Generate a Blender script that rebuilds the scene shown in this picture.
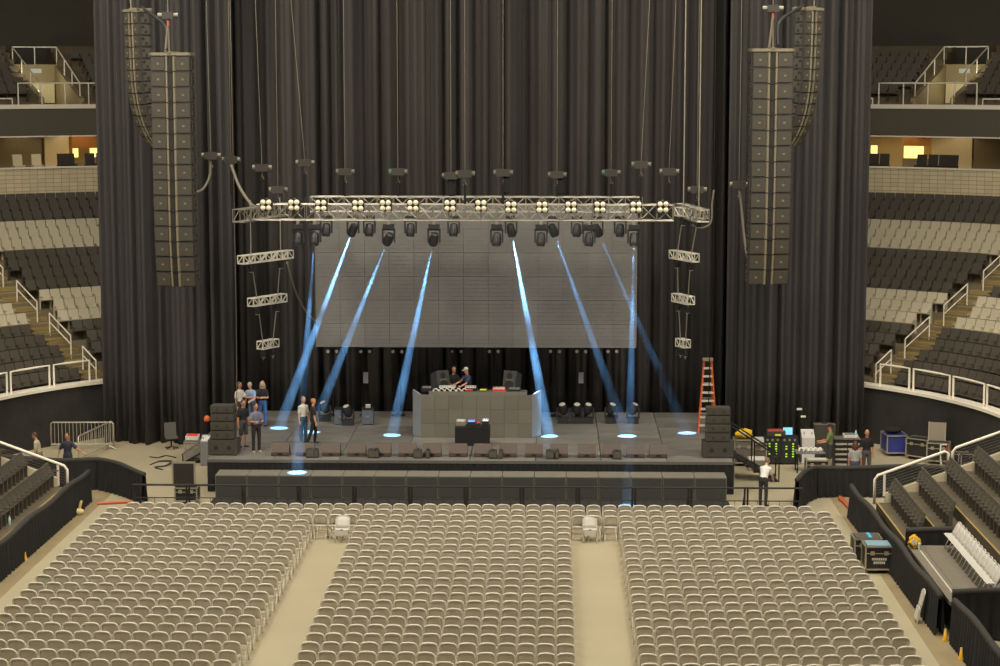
import bpy, bmesh, math, random
from mathutils import Vector, Matrix
random.seed(7)
for o in list(bpy.data.objects): bpy.data.objects.remove(o)
scene = bpy.context.scene
C = scene.collection
PI = math.pi
R = math.radians

# ------------------------------------------------------------------ camera
FPX = 2000.0; CAMH = 15.0
TH = math.atan(256/FPX); PS = math.atan(55/FPX*math.cos(TH))
FW = Vector((-math.sin(PS)*math.cos(TH), math.cos(PS)*math.cos(TH), -math.sin(TH)))
RT = Vector((math.cos(PS), math.sin(PS), 0)); UP = RT.cross(FW)
cd = bpy.data.cameras.new('camera'); cam = bpy.data.objects.new('camera', cd); C.objects.link(cam)
cd.sensor_width = 36; cd.lens = FPX/1000*36; cd.clip_end = 500
m = Matrix((RT, UP, -FW)).transposed().to_4x4(); m.translation = (0, 0, CAMH)
cam.matrix_world = m
scene.camera = cam

# ------------------------------------------------------------------ world, house and added fill lights, exposure
w = bpy.data.worlds.new('world'); scene.world = w; w.use_nodes = True
w.node_tree.nodes['Background'].inputs[0].default_value = (1, .86, .66, 1)
w.node_tree.nodes['Background'].inputs[1].default_value = .035
vs = scene.view_settings
vs.view_transform = 'Standard'; vs.look = 'None'; vs.gamma = 1; vs.use_curve_mapping = False
vs.exposure = 0.0
HOUSE = 4300
def house_or_fill_light(x, y, z, p, size=7, tilt=0, col=(1, .92, .77)):
    l = bpy.data.lights.new('house_or_fill_light', 'AREA'); l.shape = 'DISK'; l.size = size
    l.energy = p; l.color = col
    o = bpy.data.objects.new('house_or_fill_light', l); C.objects.link(o)
    o.location = (x, y, z); o.rotation_euler = (R(tilt), 0, 0)
    return o
for x in (-15, 9):
    for y in (30, 52, 70):
        house_or_fill_light(x, y, 30, HOUSE*(1 if y < 60 else .55), tilt=14 if y < 60 else 0)

for x in (-25, 19):
    house_or_fill_light(x, 62, 25, HOUSE*.8, size=6, tilt=52)  # added fill lamps, tilted to brighten the upper bowl

# ------------------------------------------------------------------ helpers
def ray(px, py): return FW + RT*((px-500)/FPX) + UP*((333-py)/FPX)
def G(px, py, z=0.0):
    d = ray(px, py); t = (z-CAMH)/d.z; return Vector((d.x*t, d.y*t, z))
def YP(px, py, y):
    d = ray(px, py); t = y/d.y; return Vector((d.x*t, y, CAMH+d.z*t))
def prj(p):
    v = Vector(p)-Vector((0, 0, CAMH)); dz = v.dot(FW)
    return 500+FPX*v.dot(RT)/dz, 333-FPX*v.dot(UP)/dz
def lin(c):
    c = c/255.0
    return c/12.92 if c <= .04045 else ((c+.055)/1.055)**2.4
MATS = {}
def mat(name, rgb, rough=.6, metal=0.0, noise=None, bump=None, emit=None, stretch=None, alpha=None):
    if name in MATS: return MATS[name]
    m = bpy.data.materials.new(name); m.use_nodes = True
    nt = m.node_tree; b = nt.nodes['Principled BSDF']
    col = (lin(rgb[0]), lin(rgb[1]), lin(rgb[2]), 1)
    b.inputs['Base Color'].default_value = col
    b.inputs['Roughness'].default_value = rough; b.inputs['Metallic'].default_value = metal
    if noise or bump:
        tc = nt.nodes.new('ShaderNodeTexCoord'); mp = nt.nodes.new('ShaderNodeMapping')
        nt.links.new(tc.outputs['Object'], mp.inputs[0])
        if stretch: mp.inputs['Scale'].default_value = stretch
    if noise:
        n = nt.nodes.new('ShaderNodeTexNoise'); n.inputs['Scale'].default_value = noise[0]; n.inputs['Detail'].default_value = 5
        nt.links.new(mp.outputs[0], n.inputs['Vector'])
        r = nt.nodes.new('ShaderNodeValToRGB'); a = noise[1]
        r.color_ramp.elements[0].position = .3; r.color_ramp.elements[1].position = .7
        r.color_ramp.elements[0].color = (col[0]*(1-a), col[1]*(1-a), col[2]*(1-a), 1)
        r.color_ramp.elements[1].color = (min(1, col[0]*(1+a)), min(1, col[1]*(1+a)), min(1, col[2]*(1+a)), 1)
        nt.links.new(n.outputs['Fac'], r.inputs[0]); nt.links.new(r.outputs[0], b.inputs['Base Color'])
    if bump:
        n = nt.nodes.new('ShaderNodeTexNoise'); n.inputs['Scale'].default_value = bump[0]
        nt.links.new(mp.outputs[0], n.inputs['Vector'])
        bp = nt.nodes.new('ShaderNodeBump'); bp.inputs['Strength'].default_value = bump[1]; bp.inputs['Distance'].default_value = .02
        nt.links.new(n.outputs['Fac'], bp.inputs['Height']); nt.links.new(bp.outputs[0], b.inputs['Normal'])
    if emit:
        b.inputs['Emission Color'].default_value = (lin(emit[0]), lin(emit[1]), lin(emit[2]), 1)
        b.inputs['Emission Strength'].default_value = emit[3]
    if alpha is not None: b.inputs['Alpha'].default_value = alpha
    MATS[name] = m
    return m

_O1 = 'zeroth first second third fourth fifth sixth seventh eighth ninth tenth eleventh twelfth thirteenth fourteenth fifteenth sixteenth seventeenth eighteenth nineteenth'.split()
def ordinal(n):
    if n < 20: return _O1[n]
    t = {2: 'twent', 3: 'thirt', 4: 'fort', 5: 'fift', 6: 'sixt', 7: 'sevent', 8: 'eight', 9: 'ninet'}[n//10]
    return t+'ieth' if n % 10 == 0 else t+'y-'+_O1[n % 10]

class MB:
    """collects faces, builds ONE mesh object"""
    def __init__(s): s.v = []; s.f = []; s.M = None
    def add(s, vs, fs):
        k = len(s.v)
        s.v += [tuple((s.M @ Vector(p)) if s.M else p) for p in vs]
        s.f += [tuple(i+k for i in f) for f in fs]; return s
    def bx(s, x0, x1, y0, y1, z0, z1):
        return s.add([(x0,y0,z0),(x1,y0,z0),(x1,y1,z0),(x0,y1,z0),(x0,y0,z1),(x1,y0,z1),(x1,y1,z1),(x0,y1,z1)],
                     [(3,2,1,0),(4,5,6,7),(0,1,5,4),(1,2,6,5),(2,3,7,6),(3,0,4,7)])
    def box(s, c, d, rot=None):
        vs = []
        for z in (-1, 1):
            for x, y in ((-1,-1),(1,-1),(1,1),(-1,1)):
                p = Vector((x*d[0]/2, y*d[1]/2, z*d[2]/2))
                if rot: p = rot @ p
                vs.append(p+Vector(c))
        return s.add(vs, [(3,2,1,0),(4,5,6,7),(0,1,5,4),(1,2,6,5),(2,3,7,6),(3,0,4,7)])
    def cyl(s, p0, p1, r0, r1=None, n=8, cap=True):
        p0 = Vector(p0); p1 = Vector(p1); r1 = r0 if r1 is None else r1
        d = (p1-p0).normalized(); a = d.orthogonal().normalized(); b = d.cross(a)
        vs = []
        for p, r in ((p0, r0), (p1, r1)):
            for i in range(n):
                t = 2*PI*i/n; vs.append(p+a*(r*math.cos(t))+b*(r*math.sin(t)))
        fs = [(i, (i+1) % n, n+(i+1) % n, n+i) for i in range(n)]
        if cap: fs += [tuple(range(n-1, -1, -1)), tuple(range(n, 2*n))]
        return s.add(vs, fs)
    def tube(s, pts, r, n=6):
        pts = [Vector(p) for p in pts]; vs = []; fs = []; K = len(pts)
        a = None
        for k, p in enumerate(pts):
            d = (pts[min(k+1, K-1)]-pts[max(k-1, 0)]).normalized()
            a = d.orthogonal().normalized() if a is None else (a-d*a.dot(d)).normalized()
            b = d.cross(a)
            for i in range(n):
                t = 2*PI*i/n; vs.append(p+a*(r*math.cos(t))+b*(r*math.sin(t)))
        for k in range(K-1):
            for i in range(n):
                fs.append((k*n+i, k*n+(i+1) % n, (k+1)*n+(i+1) % n, (k+1)*n+i))
        fs += [tuple(range(n-1, -1, -1)), tuple(range((K-1)*n, K*n))]
        return s.add(vs, fs)
    def prism(s, pts, ax, a, b):
        """2-D polygon extruded along an axis: ax 0 -> pts=(y,z), 1 -> (x,z), 2 -> (x,y)"""
        def q(p, t): return ((t, p[0], p[1]), (p[0], t, p[1]), (p[0], p[1], t))[ax]
        n = len(pts)
        vs = [q(p, a) for p in pts]+[q(p, b) for p in pts]
        fs = [(i, (i+1) % n, n+(i+1) % n, n+i) for i in range(n)]+[tuple(range(n-1, -1, -1)), tuple(range(n, 2*n))]
        return s.add(vs, fs)
    def lathe(s, prof, n=12, c=(0,0,0)):
        vs = []; fs = []
        for r, z in prof:
            for i in range(n):
                t = 2*PI*i/n; vs.append((c[0]+r*math.cos(t), c[1]+r*math.sin(t), c[2]+z))
        for k in range(len(prof)-1):
            for i in range(n):
                fs.append((k*n+i, k*n+(i+1) % n, (k+1)*n+(i+1) % n, (k+1)*n+i))
        fs += [tuple(range(n-1, -1, -1)), tuple(range((len(prof)-1)*n, len(prof)*n))]
        return s.add(vs, fs)
    def ball(s, c, r, nu=10, nv=7, sq=(1,1,1)):
        vs = [(c[0], c[1], c[2]-r*sq[2])]; fs = []
        for k in range(1, nv):
            t = PI*k/nv
            for i in range(nu):
                a = 2*PI*i/nu
                vs.append((c[0]+r*sq[0]*math.sin(t)*math.cos(a), c[1]+r*sq[1]*math.sin(t)*math.sin(a), c[2]-r*sq[2]*math.cos(t)))
        vs.append((c[0], c[1], c[2]+r*sq[2])); L = len(vs)-1
        for i in range(nu):
            fs.append((0, 1+(i+1) % nu, 1+i)); fs.append((L, L-nu+i, L-nu+(i+1) % nu))
            for k in range(nv-2):
                a = 1+k*nu; fs.append((a+i, a+(i+1) % nu, a+nu+(i+1) % nu, a+nu+i))
        return s.add(vs, fs)
    def grid(s, fn, nu, nv):
        vs = [fn(i/nu, j/nv) for j in range(nv+1) for i in range(nu+1)]
        fs = [(j*(nu+1)+i, j*(nu+1)+i+1, (j+1)*(nu+1)+i+1, (j+1)*(nu+1)+i) for j in range(nv) for i in range(nu)]
        return s.add(vs, fs)
    def mesh(s, name, m, smooth=False):
        me = bpy.data.meshes.new(name); me.from_pydata([tuple(p) for p in s.v], [], s.f)
        me.materials.append(m)
        bm = bmesh.new(); bm.from_mesh(me); bmesh.ops.recalc_face_normals(bm, faces=bm.faces); bm.to_mesh(me); bm.free()
        if smooth:
            for p in me.polygons: p.use_smooth = True
        me.update(); return me
    def build(s, name, m, parent=None, smooth=False, world=False, loc=None, rz=0):
        o = bpy.data.objects.new(name, s.mesh(name, m, smooth)); C.objects.link(o)
        if parent is not None:
            o.parent = parent
            if world: o.location = -parent.location
        if loc is not None: o.location = loc
        if rz: o.rotation_euler = (0, 0, rz)
        return o
def tag(o, label=None, cat=None, group=None, kind=None):
    if label: o['label'] = label
    if cat: o['category'] = cat
    if group: o['group'] = group
    if kind: o['kind'] = kind
    return o
def thing(name, label, cat, loc=(0,0,0), rz=0, group=None):
    o = bpy.data.objects.new(name, None); C.objects.link(o); o.empty_display_size = .3
    o.location = loc; o.rotation_euler = (0, 0, rz)
    return tag(o, label, cat, group)
def place(me, name, parent=None, loc=(0,0,0), rot=(0,0,0), sc=None):
    o = bpy.data.objects.new(name, me); C.objects.link(o)
    if parent is not None: o.parent = parent
    o.location = loc; o.rotation_euler = rot
    if sc: o.scale = sc
    return o
def copy_tree(o, parent=None):
    c = o.copy(); C.objects.link(c); c.parent = parent
    for ch in KIDS.get(o.name, []): copy_tree(ch, c)
    return c
KIDS = {}
def learn(root):
    KIDS[root.name] = []
    for o in bpy.data.objects:
        if o.parent is root: KIDS[root.name].append(o)
    for ch in KIDS[root.name]:
        KIDS[ch.name] = [o for o in bpy.data.objects if o.parent is ch]
ROD = {}
def rod(parent, name, p0, p1, r, m, n=8):
    """a bar between two world points (parent unrotated), sharing one unit cylinder per material"""
    k = (m.name, n)
    if k not in ROD: ROD[k] = MB().cyl((0,0,-.5), (0,0,.5), 1, n=n).mesh('bar', m)
    p0 = Vector(p0); p1 = Vector(p1); d = p1-p0
    o = bpy.data.objects.new(name, ROD[k]); C.objects.link(o); o.parent = parent
    o.location = (p0+p1)/2-(parent.location if parent is not None else Vector())
    o.rotation_euler = d.to_track_quat('Z', 'Y').to_euler(); o.scale = (r, r, d.length)
    return o

# ------------------------------------------------------------------ materials
concrete = mat('concrete', (172,161,134), .5, noise=(.35,.06), bump=(9,.05))
concrete2 = mat('concrete_worn', (176,164,134), .6, noise=(1.5,.16))
velour = mat('black_velour', (56,53,52), .95, noise=(1.6,.22), stretch=(1,1,.08))
black_cloth = mat('black_cloth', (31,30,30), .92, noise=(2,.15))
black_steel = mat('black_steel', (38,38,38), .5, .4)
black_plastic = mat('black_plastic', (36,36,36), .6)
dark_box = mat('painted_speaker_black', (52,50,46), .65, noise=(3,.1))
grille_m = mat('grille_mesh', (68,63,54), .7, noise=(30,.25))
alu = mat('aluminium', (176,170,158), .4, .75, noise=(3,.08))
alu_w = mat('bright_aluminium', (222,216,200), .4, .3)
white_rail = mat('white_painted_steel', (238,230,212), .5)
white_m = mat('white_plastic', (224,218,204), .5)
chair_m = mat('beige_chair_plastic', (206,199,183), .42, noise=(2,.04))
chair_frame = mat('beige_frame_highlight', (236,231,218), .36)  # lighter than the panels: top-rim highlight put into the frame colour
# ------------------------------------------------------------------ setting: floor, bowl
CX = -3.05
fl = MB().bx(-45, 40, 20, 110, -.3, 0).build('floor', concrete); tag(fl, kind='structure')
wf = MB(); k = 0
def struct(o, name=None): return tag(o, kind='structure')
YO = 72.0; RO = 14.1
def B(s, r, al, z): return Vector((CX+s*(6+r*math.cos(al)), YO+r*math.sin(al), z))
def arc_box(mb, s, r0, r1, a0, a1, z0, z1, n=24):
    """ring-sector block"""
    vs = []; fs = []
    for i in range(n+1):
        a = a0+(a1-a0)*i/n
        vs += [B(s, r0, a, z0), B(s, r1, a, z0), B(s, r1, a, z1), B(s, r0, a, z1)]
    for i in range(n):
        k = i*4
        for j in range(4): fs.append((k+j, k+(j+1) % 4, k+4+(j+1) % 4, k+4+j))
    fs += [(3,2,1,0), tuple(n*4+j for j in range(4))]
    mb.add(vs, fs)
bowl_conc = mat('bowl_concrete', (120,108,84), .7, noise=(1.2,.12))
nosing_m = mat('yellow_nosing', (160,138,78), .6)
wall_cloth = mat('black_wall_cloth', (46,43,40), .95, noise=(1.2,.25))
tile_m = bpy.data.materials.new('tile_wall'); tile_m.use_nodes = True
nt = tile_m.node_tree; bs = nt.nodes['Principled BSDF']; bs.inputs['Roughness'].default_value = .45
at = nt.nodes.new('ShaderNodeUVMap'); br = nt.nodes.new('ShaderNodeTexBrick')
br.offset = 0; br.inputs['Scale'].default_value = 1; br.inputs['Brick Width'].default_value = .4; br.inputs['Row Height'].default_value = .2
br.inputs['Mortar Size'].default_value = .012
br.inputs['Color1'].default_value = (lin(226), lin(210), lin(174), 1); br.inputs['Color2'].default_value = (lin(212), lin(197), lin(162), 1)
br.inputs['Mortar'].default_value = (lin(160), lin(146), lin(118), 1)
nt.links.new(at.outputs[0], br.inputs['Vector']); nt.links.new(br.outputs[0], bs.inputs['Base Color'])
fascia_m = mat('dark_fascia', (88,82,70), .7)
suite_wall = mat('suite_wall', (206,186,144), .7); suite_dark = mat('suite_dark_wall', (120,108,80), .7)
wood_m = mat('orange_wood', (176,112,48), .5, noise=(3,.15), stretch=(1,1,.2))
lamp_m = mat('lit_sign', (255,236,180), .5, emit=(255,214,120,1.6))
black_wall = mat('black_upper_wall', (70,66,58), .95)
seat_dark = mat('dark_seat', (78,72,62), .55); seat_light = mat('light_seat', (190,181,156), .55)
seat_white = mat('white_seat_tag', (225,220,205), .6)
NROW = 18; TREAD = .9; RISE = .377; Z0 = 2.05
TOPR = RO+.9+NROW*TREAD          # radius of the tile wall
def zrow(i): return Z0+i*RISE
A_ST = {1: R(46), -1: R(47)}      # stair direction on either side
def seat_mesh(m):
    mb = MB()
    mb.prism([(-.02,.40),(.15,.42),(.17,.86),(.12,.88)], 0, -.23, .23)       # curved backrest block
    mb.prism([(-.28,.42),(-.30,.46),(.06,.43),(.06,.36)], 0, -.22, .22)      # seat pan
    for x in (-.25, .25):
        mb.prism([(-.22,.60),(.12,.62),(.12,.58),(-.2,.56)], 0, x-.025, x+.025)
        mb.bx(x-.02, x+.02, -.02, .1, 0, .58)
    return mb.mesh('arena_seat', m)
SEAT_D = seat_mesh(seat_dark); SEAT_L = seat_mesh(seat_light)
def row_light(i):   # rows from the wall upwards: dark, light, dark, light, dark
    return 5 <= i <= 7 or 12 <= i <= 14
seatlist = {True: [], False: []}
for s in (1, -1):
    side = 'right' if s == 1 else 'left'
    # fabric covered rink wall
    mb = MB(); arc_box(mb, s, RO, RO+.25, R(-1), R(80), 0, 2.3, 60)
    mb.bx(*sorted((CX+s*20.1, CX+s*20.35)), 30, 72, 0, 2.3)
    wl = struct(mb.build('wall_'+side, wall_cloth))
    mb = MB(); arc_box(mb, s, RO-.08, RO+.55, R(-1), R(80), 2.3, 2.42, 60)
    struct(mb.build('trim_1' if s == 1 else 'trim_2', white_rail))
    # stepped bowl
    mb = MB()
    for i in range(NROW):
        arc_box(mb, s, RO+.3+i*TREAD, RO+.3+(i+1)*TREAD+.02, R(-2), R(82), zrow(i)-.5-(.4 if i == 0 else 0), zrow(i), 30)
    arc_box(mb, s, RO+.3+NROW*TREAD, TOPR, R(-2), R(82), zrow(NROW)-.6, zrow(NROW), 30)
    bowl = struct(mb.build('floor_bowl_'+side, bowl_conc))
    # stair with yellow nosings
    a_s = A_ST[s]; st = thing('bowl_stair', 'concrete bowl stair with yellow edged steps, %s' % ('rising behind the road cases' if s == 1 else 'rising behind the crowd barrier panels'), 'stairs', B(s, RO+.3, a_s, 2.0))
    rr = math.atan2(math.sin(a_s), s*math.cos(a_s))
    stepm = MB().bx(0, .47, -.62, .62, -.22, 0).mesh('step', mat('stair_concrete', (148,128,84), .7))
    nosem = MB().bx(-.01, .06, -.62, .62, -.04, .012).mesh('nosing', nosing_m)
    for i in range(NROW*2):
        p = B(s, RO+.3+i*TREAD/2, a_s, Z0-RISE/2+(i+1)*RISE/2-.02)-st.location
        q = place(stepm, 'step', st, p, (0, 0, rr)); place(nosem, 'nosing', q)
    # stair rails: inverted U with middle bar, stepping up the stair
    for k in range(6):
        i0 = [.5, 2.8, 6.0, 9.4, 12.8, 15.4][k]; i1 = i0+(1.2 if k == 0 else 2.0)
        off = -.0
        a = a_s
        r0 = RO+.5+i0*TREAD; r1 = RO+.5+i1*TREAD
        p0 = B(s, r0, a, zrow(i0)-.1); p1 = B(s, r1, a, zrow(i1)-.05)
        px, py = prj(p1)
        hr = thing('stair_handrail', 'white stair handrail, %s, %s' % (['lowest on the stair at the rink wall', 'second up the stair', 'third up the stair', 'fourth up the stair', 'fifth up the stair', 'uppermost on the stair'][k], 'above the road cases' if s == 1 else 'above the crowd barrier panels'), 'handrail', p0)
        h = Vector((0, 0, 1.0)); h2 = Vector((0, 0, .62))
        rod(hr, 'post', p0, p0+h, .03, white_rail); rod(hr, 'post', p1, p1+h, .03, white_rail)
        rod(hr, 'rail', p0+h, p1+h, .03, white_rail); rod(hr, 'rail', p0+h2, p1+h2, .025, white_rail)
    # rail on the rink wall
    pr = thing('wall_railing', 'white tube railing along the top of the black rink wall, %s' % ('beside the road cases' if s == 1 else 'above the crowd barrier panels'), 'railing', B(s, RO+.2, R(30), 2.42))
    a = R(2); post_a = []
    step = 2.3/RO; ang = [R(-1)+step*i for i in range(9)]
    ang = [x for x in ang if x < a_s-.05]+[a_s-.045]
    def seg(a0, a1):
        pts = [B(s, RO+.2, a0+(a1-a0)*t/3, 3.3) for t in range(4)]
        pr_t = MB().tube([B(s, RO+.2, a0, 2.42)]+pts+[B(s, RO+.2, a1, 2.42)], .045, 8).build('rail', white_rail, pr, world=True)
    for a0, a1 in zip(ang, ang[1:]): seg(a0+.008, a1-.008)
    for zz in (2.85, 3.25):
        MB().tube([B(s, RO+.2, a_s+.05+t*.1, zz) for t in range(5)], .04, 8).build('rail', white_rail, pr, world=True)
    for t in (0, 2, 4): rod(pr, 'post', B(s, RO+.2, a_s+.05+t*.1, 2.42), B(s, RO+.2, a_s+.05+t*.1, 3.25), .035, white_rail)
    # seats
    for i in range(NROW):
        r = RO+.3+i*TREAD+.62; n = int(r*R(75)/.5)
        for k in range(n):
            a = R(3)+k*.5/r
            if abs(a-a_s)*r < .9: continue
            p = B(s, r, a, zrow(i)); px, py = prj(p)
            if s == 1 and not (850 < px < 1110): continue
            if s == -1 and not (-110 < px < 122): continue
            seatlist[row_light(i)].append((p.length, p, math.atan2(math.sin(a), s*math.cos(a))-PI/2, s, i, (a-a_s)*r))
    # tile wall with UV in metres
    z1, z2, z3, z4 = zrow(NROW)-.2, 10.5, 12.1, 13.45
    mb = MB(); arc_box(mb, s, TOPR, TOPR+.3, R(20), R(85), z1, z2, 40)
    tw = struct(mb.build('wall_tile_'+side, tile_m))
    uv = tw.data.uv_layers.new(name='UVMap')
    for lp in tw.data.loops:
        co = tw.data.vertices[lp.vertex_index].co
        dx = s*(co.x-CX)-6; uv.data[lp.index].uv = (math.atan2(co.y-YO, dx)*TOPR, co.z)
    mb = MB(); arc_box(mb, s, TOPR-.08, TOPR+.4, R(20), R(85), z2, z2+.07, 40)
    struct(mb.build('trim_3' if s == 1 else 'trim_4', white_rail))
    # suite level
    mb = MB(); arc_box(mb, s, TOPR+.3, TOPR+5, R(20), R(85), z2-.5, z2-.3, 40)
    struct(mb.build('floor_suite_'+side, suite_dark))
    mb = MB(); arc_box(mb, s, TOPR+4.8, TOPR+5, R(20), R(85), z2-.3, z3, 40)
    struct(mb.build('wall_suite_'+side, suite_wall))
    mb = MB(); arc_box(mb, s, TOPR, TOPR+5, R(20), R(85), z3, z3+.15, 40)
    struct(mb.build('ceiling_suite_'+side, suite_wall))
    mb = MB(); arc_box(mb, s, TOPR-.05, TOPR+.3, R(20), R(85), z3+.02, z4, 40)
    struct(mb.build('wall_fascia_'+side, fascia_m))
    mb = MB(); arc_box(mb, s, TOPR-.1, TOPR+.4, R(20), R(85), z3-.04, z3+.02, 40)
    struct(mb.build('trim_5' if s == 1 else 'trim_6', white_rail))
    mb = MB(); arc_box(mb, s, TOPR-.15, TOPR+1.6, R(20), R(85), z4, z4+.2, 40)
    struct(mb.build('trim_7' if s == 1 else 'trim_8', white_rail))
    # upper deck steps, black back wall
    a_v = 0; lo, hi = R(30), R(85)
    for _ in range(40):
        mid = (lo+hi)/2; x = prj(B(s, TOPR+3.2, mid, 14.5))[0]
        if (x > (946 if s == 1 else 51)) == (s == 1): lo = mid
        else: hi = mid
    a_v = lo
    da = .031
    mb = MB()
    for i in range(9):
        for a0, a1 in ((R(20), a_v-da), (a_v+da, R(85))):
            arc_box(mb, s, TOPR+1.2+i*.8, TOPR+2.05+i*.8, a0, a1, z4-.1, z4+.3+i*.36, 16)
    struct(mb.build('floor_upper_'+side, mat('upper_deck', (96,84,64), .8, noise=(1,.2))))
    mb = MB(); arc_box(mb, s, TOPR+9, TOPR+9.3, R(15), R(88), z2, 30, 30)
    struct(mb.build('wall_upper_'+side, black_wall))
    # upper deck seats (a few dark rows)
    for i in range(6):
        r = TOPR+1.75+i*.8
        for k in range(90):
            a = R(30)+k*.5/r
            if abs(a-a_v) < da+.022: continue
            p = B(s, r, a, z4+.3+i*.36); px, py = prj(p)
            if (860 < px < 1090) if s == 1 else (-90 < px < 106):
                seatlist[False].append((p.length+20, p, math.atan2(math.sin(a), s*math.cos(a))-PI/2, s, 30+i, (a-a_v)*r))
    # vomitory: back wall, sloping parapets, pale panel, rails
    vom = thing('vomitory', 'beige stair opening with white rails in upper deck, %s' % ('ladder side' if s == 1 else 'barrier panel side'), 'stairwell', B(s, TOPR+1.2, a_v, z4+.2))
    vm = mat('vomitory_wall', (142,128,94), .7, noise=(.8,.1))
    mb = MB(); arc_box(mb, s, TOPR+6.2, TOPR+6.4, a_v-da, a_v+da, z4, z4+2.2, 4); mb.build('back_wall', vm, vom, world=True)
    mb = MB(); arc_box(mb, s, TOPR+6.0, TOPR+6.2, a_v-da*.35, a_v+da*.8, z4+.2, z4+1.2, 4); mb.build('door_panel', mat('pale_panel', (206,194,150), .6), vom, world=True)
    mb = MB(); arc_box(mb, s, TOPR+6.12, TOPR+6.2, a_v-.008, a_v+.008, z4+1.75, z4+1.98, 2); mb.build('sign', mat('pale_sign', (190,200,196), .6), vom, world=True)
    for e in (-1, 1):
        a = a_v+e*da; vs = []
        for aa in (a-.004, a+.004):
            vs += [B(s, TOPR+1.2, aa, z4+.1), B(s, TOPR+6.4, aa, z4+.1), B(s, TOPR+6.4, aa, z4+2.2), B(s, TOPR+1.2, aa, z4+.5)]
        MB().add(vs, [(0,1,2,3),(7,6,5,4),(0,4,5,1),(1,5,6,2),(2,6,7,3),(3,7,4,0)]).build('parapet', vm, vom, world=True)
        t0 = B(s, TOPR+1.5, a, z4+1.25); t1 = B(s, TOPR+6.3, a, z4+3.1)
        rod(vom, 'rail', t0, t1, .035, white_rail)
        for t in (0, .33, .66, 1):
            p = t0.lerp(t1, t); rod(vom, 'post', p-Vector((0,0,.9)), p, .03, white_rail)
    vl = bpy.data.lights.new('stairwell_lamp', 'POINT'); vl.energy = 60; vl.color = (1, .92, .68); vl.shadow_soft_size = .08
    vo = bpy.data.objects.new('stairwell_lamp', vl); C.objects.link(vo); vo.location = B(s, TOPR+4.2, a_v-da*.5, z4+1.5)
    MB().ball(B(s, TOPR+3.0, a_v-da*.7, z4+.75), .09, 8, 6, (1,1,1.6)).build('lamp_bulb', mat('stairwell_bulb', (255,245,210), .4, emit=(255,240,190,2.5)), vom, world=True)
    rod(vom, 'rail', B(s, TOPR+6.3, a_v-da, z4+3.1), B(s, TOPR+6.3, a_v+da, z4+3.1), .035, white_rail)
    rod(vom, 'post', B(s, TOPR+6.3, a_v, z4+2.2), B(s, TOPR+6.3, a_v, z4+3.1), .03, white_rail)
    # front rail of the upper deck
    ur = thing('deck_railing', 'white tube railing along the upper deck edge, %s' % ('on the side of the orange ladder' if s == 1 else 'on the side of the crowd barrier panels'), 'railing', B(s, TOPR, a_v, z4+.2))
    n = 8
    def FA(px, r, z):
        lo, hi = R(20), R(85)
        for _ in range(40):
            mid = (lo+hi)/2; x = prj(B(s, r, mid, z))[0]
            if (x > px) == (s == 1): lo = mid
            else: hi = mid
        return lo
    a0, a1 = sorted((FA(879, TOPR, 14.5), FA(977, TOPR, 14.5)) if s == 1 else (FA(18, TOPR, 14.5), FA(112, TOPR, 14.5)))
    pts = [B(s, TOPR, a0+(a1-a0)*t/n, z4+1.25) for t in range(n+1)]
    MB().tube([B(s, TOPR, a0, z4+.2)]+pts+[B(s, TOPR, a1, z4+.2)], .04, 8).build('rail', white_rail, ur, world=True)
    for t in (2, 4, 6): rod(ur, 'post', B(s, TOPR, a0+(a1-a0)*t/n, z4+.2), pts[t], .03, white_rail)
    for e, (a0, a1) in enumerate(((a0-.16, a0-.01), (a1+.01, a1+.16))):
        pts = [B(s, TOPR, a0+(a1-a0)*t/4, z4+.5) for t in range(5)]
        MB().tube(pts, .035, 8).build('rail', white_rail, ur, world=True)
        for t in (0, 4): rod(ur, 'post', pts[t]-Vector((0,0,.3)), pts[t], .03, white_rail)
        q0 = B(s, TOPR+1.0, (a0+a1)/2, z4+.2); q1 = B(s, TOPR+2.6, (a0+a1)/2, z4+.9); h = Vector((0,0,.95))
        ah = thing('aisle_handrail', 'short white handrail among the upper deck seats, %s' % ['beyond the stair opening', 'near the drape'][e]+(', ladder side' if s == 1 else ', barrier panel side'), 'handrail', q0)
        rod(ah, 'post', q0, q0+h*.75, .03, white_rail); rod(ah, 'post', q1, q1+h, .03, white_rail); rod(ah, 'rail', q0+h*.75, q1+h, .03, white_rail)
    # suite furnishing
    def spanel(name, a0, a1, r0, zz0, zz1, m, label, cat):
        mb = MB(); arc_box(mb, s, r0, r0+.12, a0, a1, zz0, zz1, 3); return tag(mb.build(name, m), label, cat)
    where = 'suite beside the ladder-side drape' if s == 1 else 'suite beside the barrier-side drape'
    def AL(px): # direction whose suite wall lands at a picture column
        lo, hi = R(20), R(85)
        for _ in range(40):
            mid = (lo+hi)/2; x = prj(B(s, TOPR+3.5, mid, z2+.5))[0]
            if (x > px) == (s == 1): lo = mid
            else: hi = mid
        return lo
    def span(x0, x1): return tuple(sorted((AL(x0), AL(x1))))
    P = (lambda x: x) if s == 1 else (lambda x: x)
    if s == 1: pans = [((902,928), wood_m, z2+1.0, z3), ((902,928), suite_dark, z2-.3, z2+.35)]; lampx = ((903,922), (870,876)); parts = ((971,1040), (929,969))
    else: pans = [((73,101), wood_m, z2+.85, z3), ((73,101), suite_dark, z2-.3, z2+.1)]; lampx = ((91,100), (74,79)); parts = ((-40,44), (47,71))
    for k, ((x0, x1), mm, a, b) in enumerate(pans):
        spanel('wall_cabinet' if k == 0 else 'serving_counter', *span(x0, x1), TOPR+3.6, a, b, mm, ('orange wood upper cabinet in the ' if k == 0 else 'dark counter front in the ')+where, 'cabinet')
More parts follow.
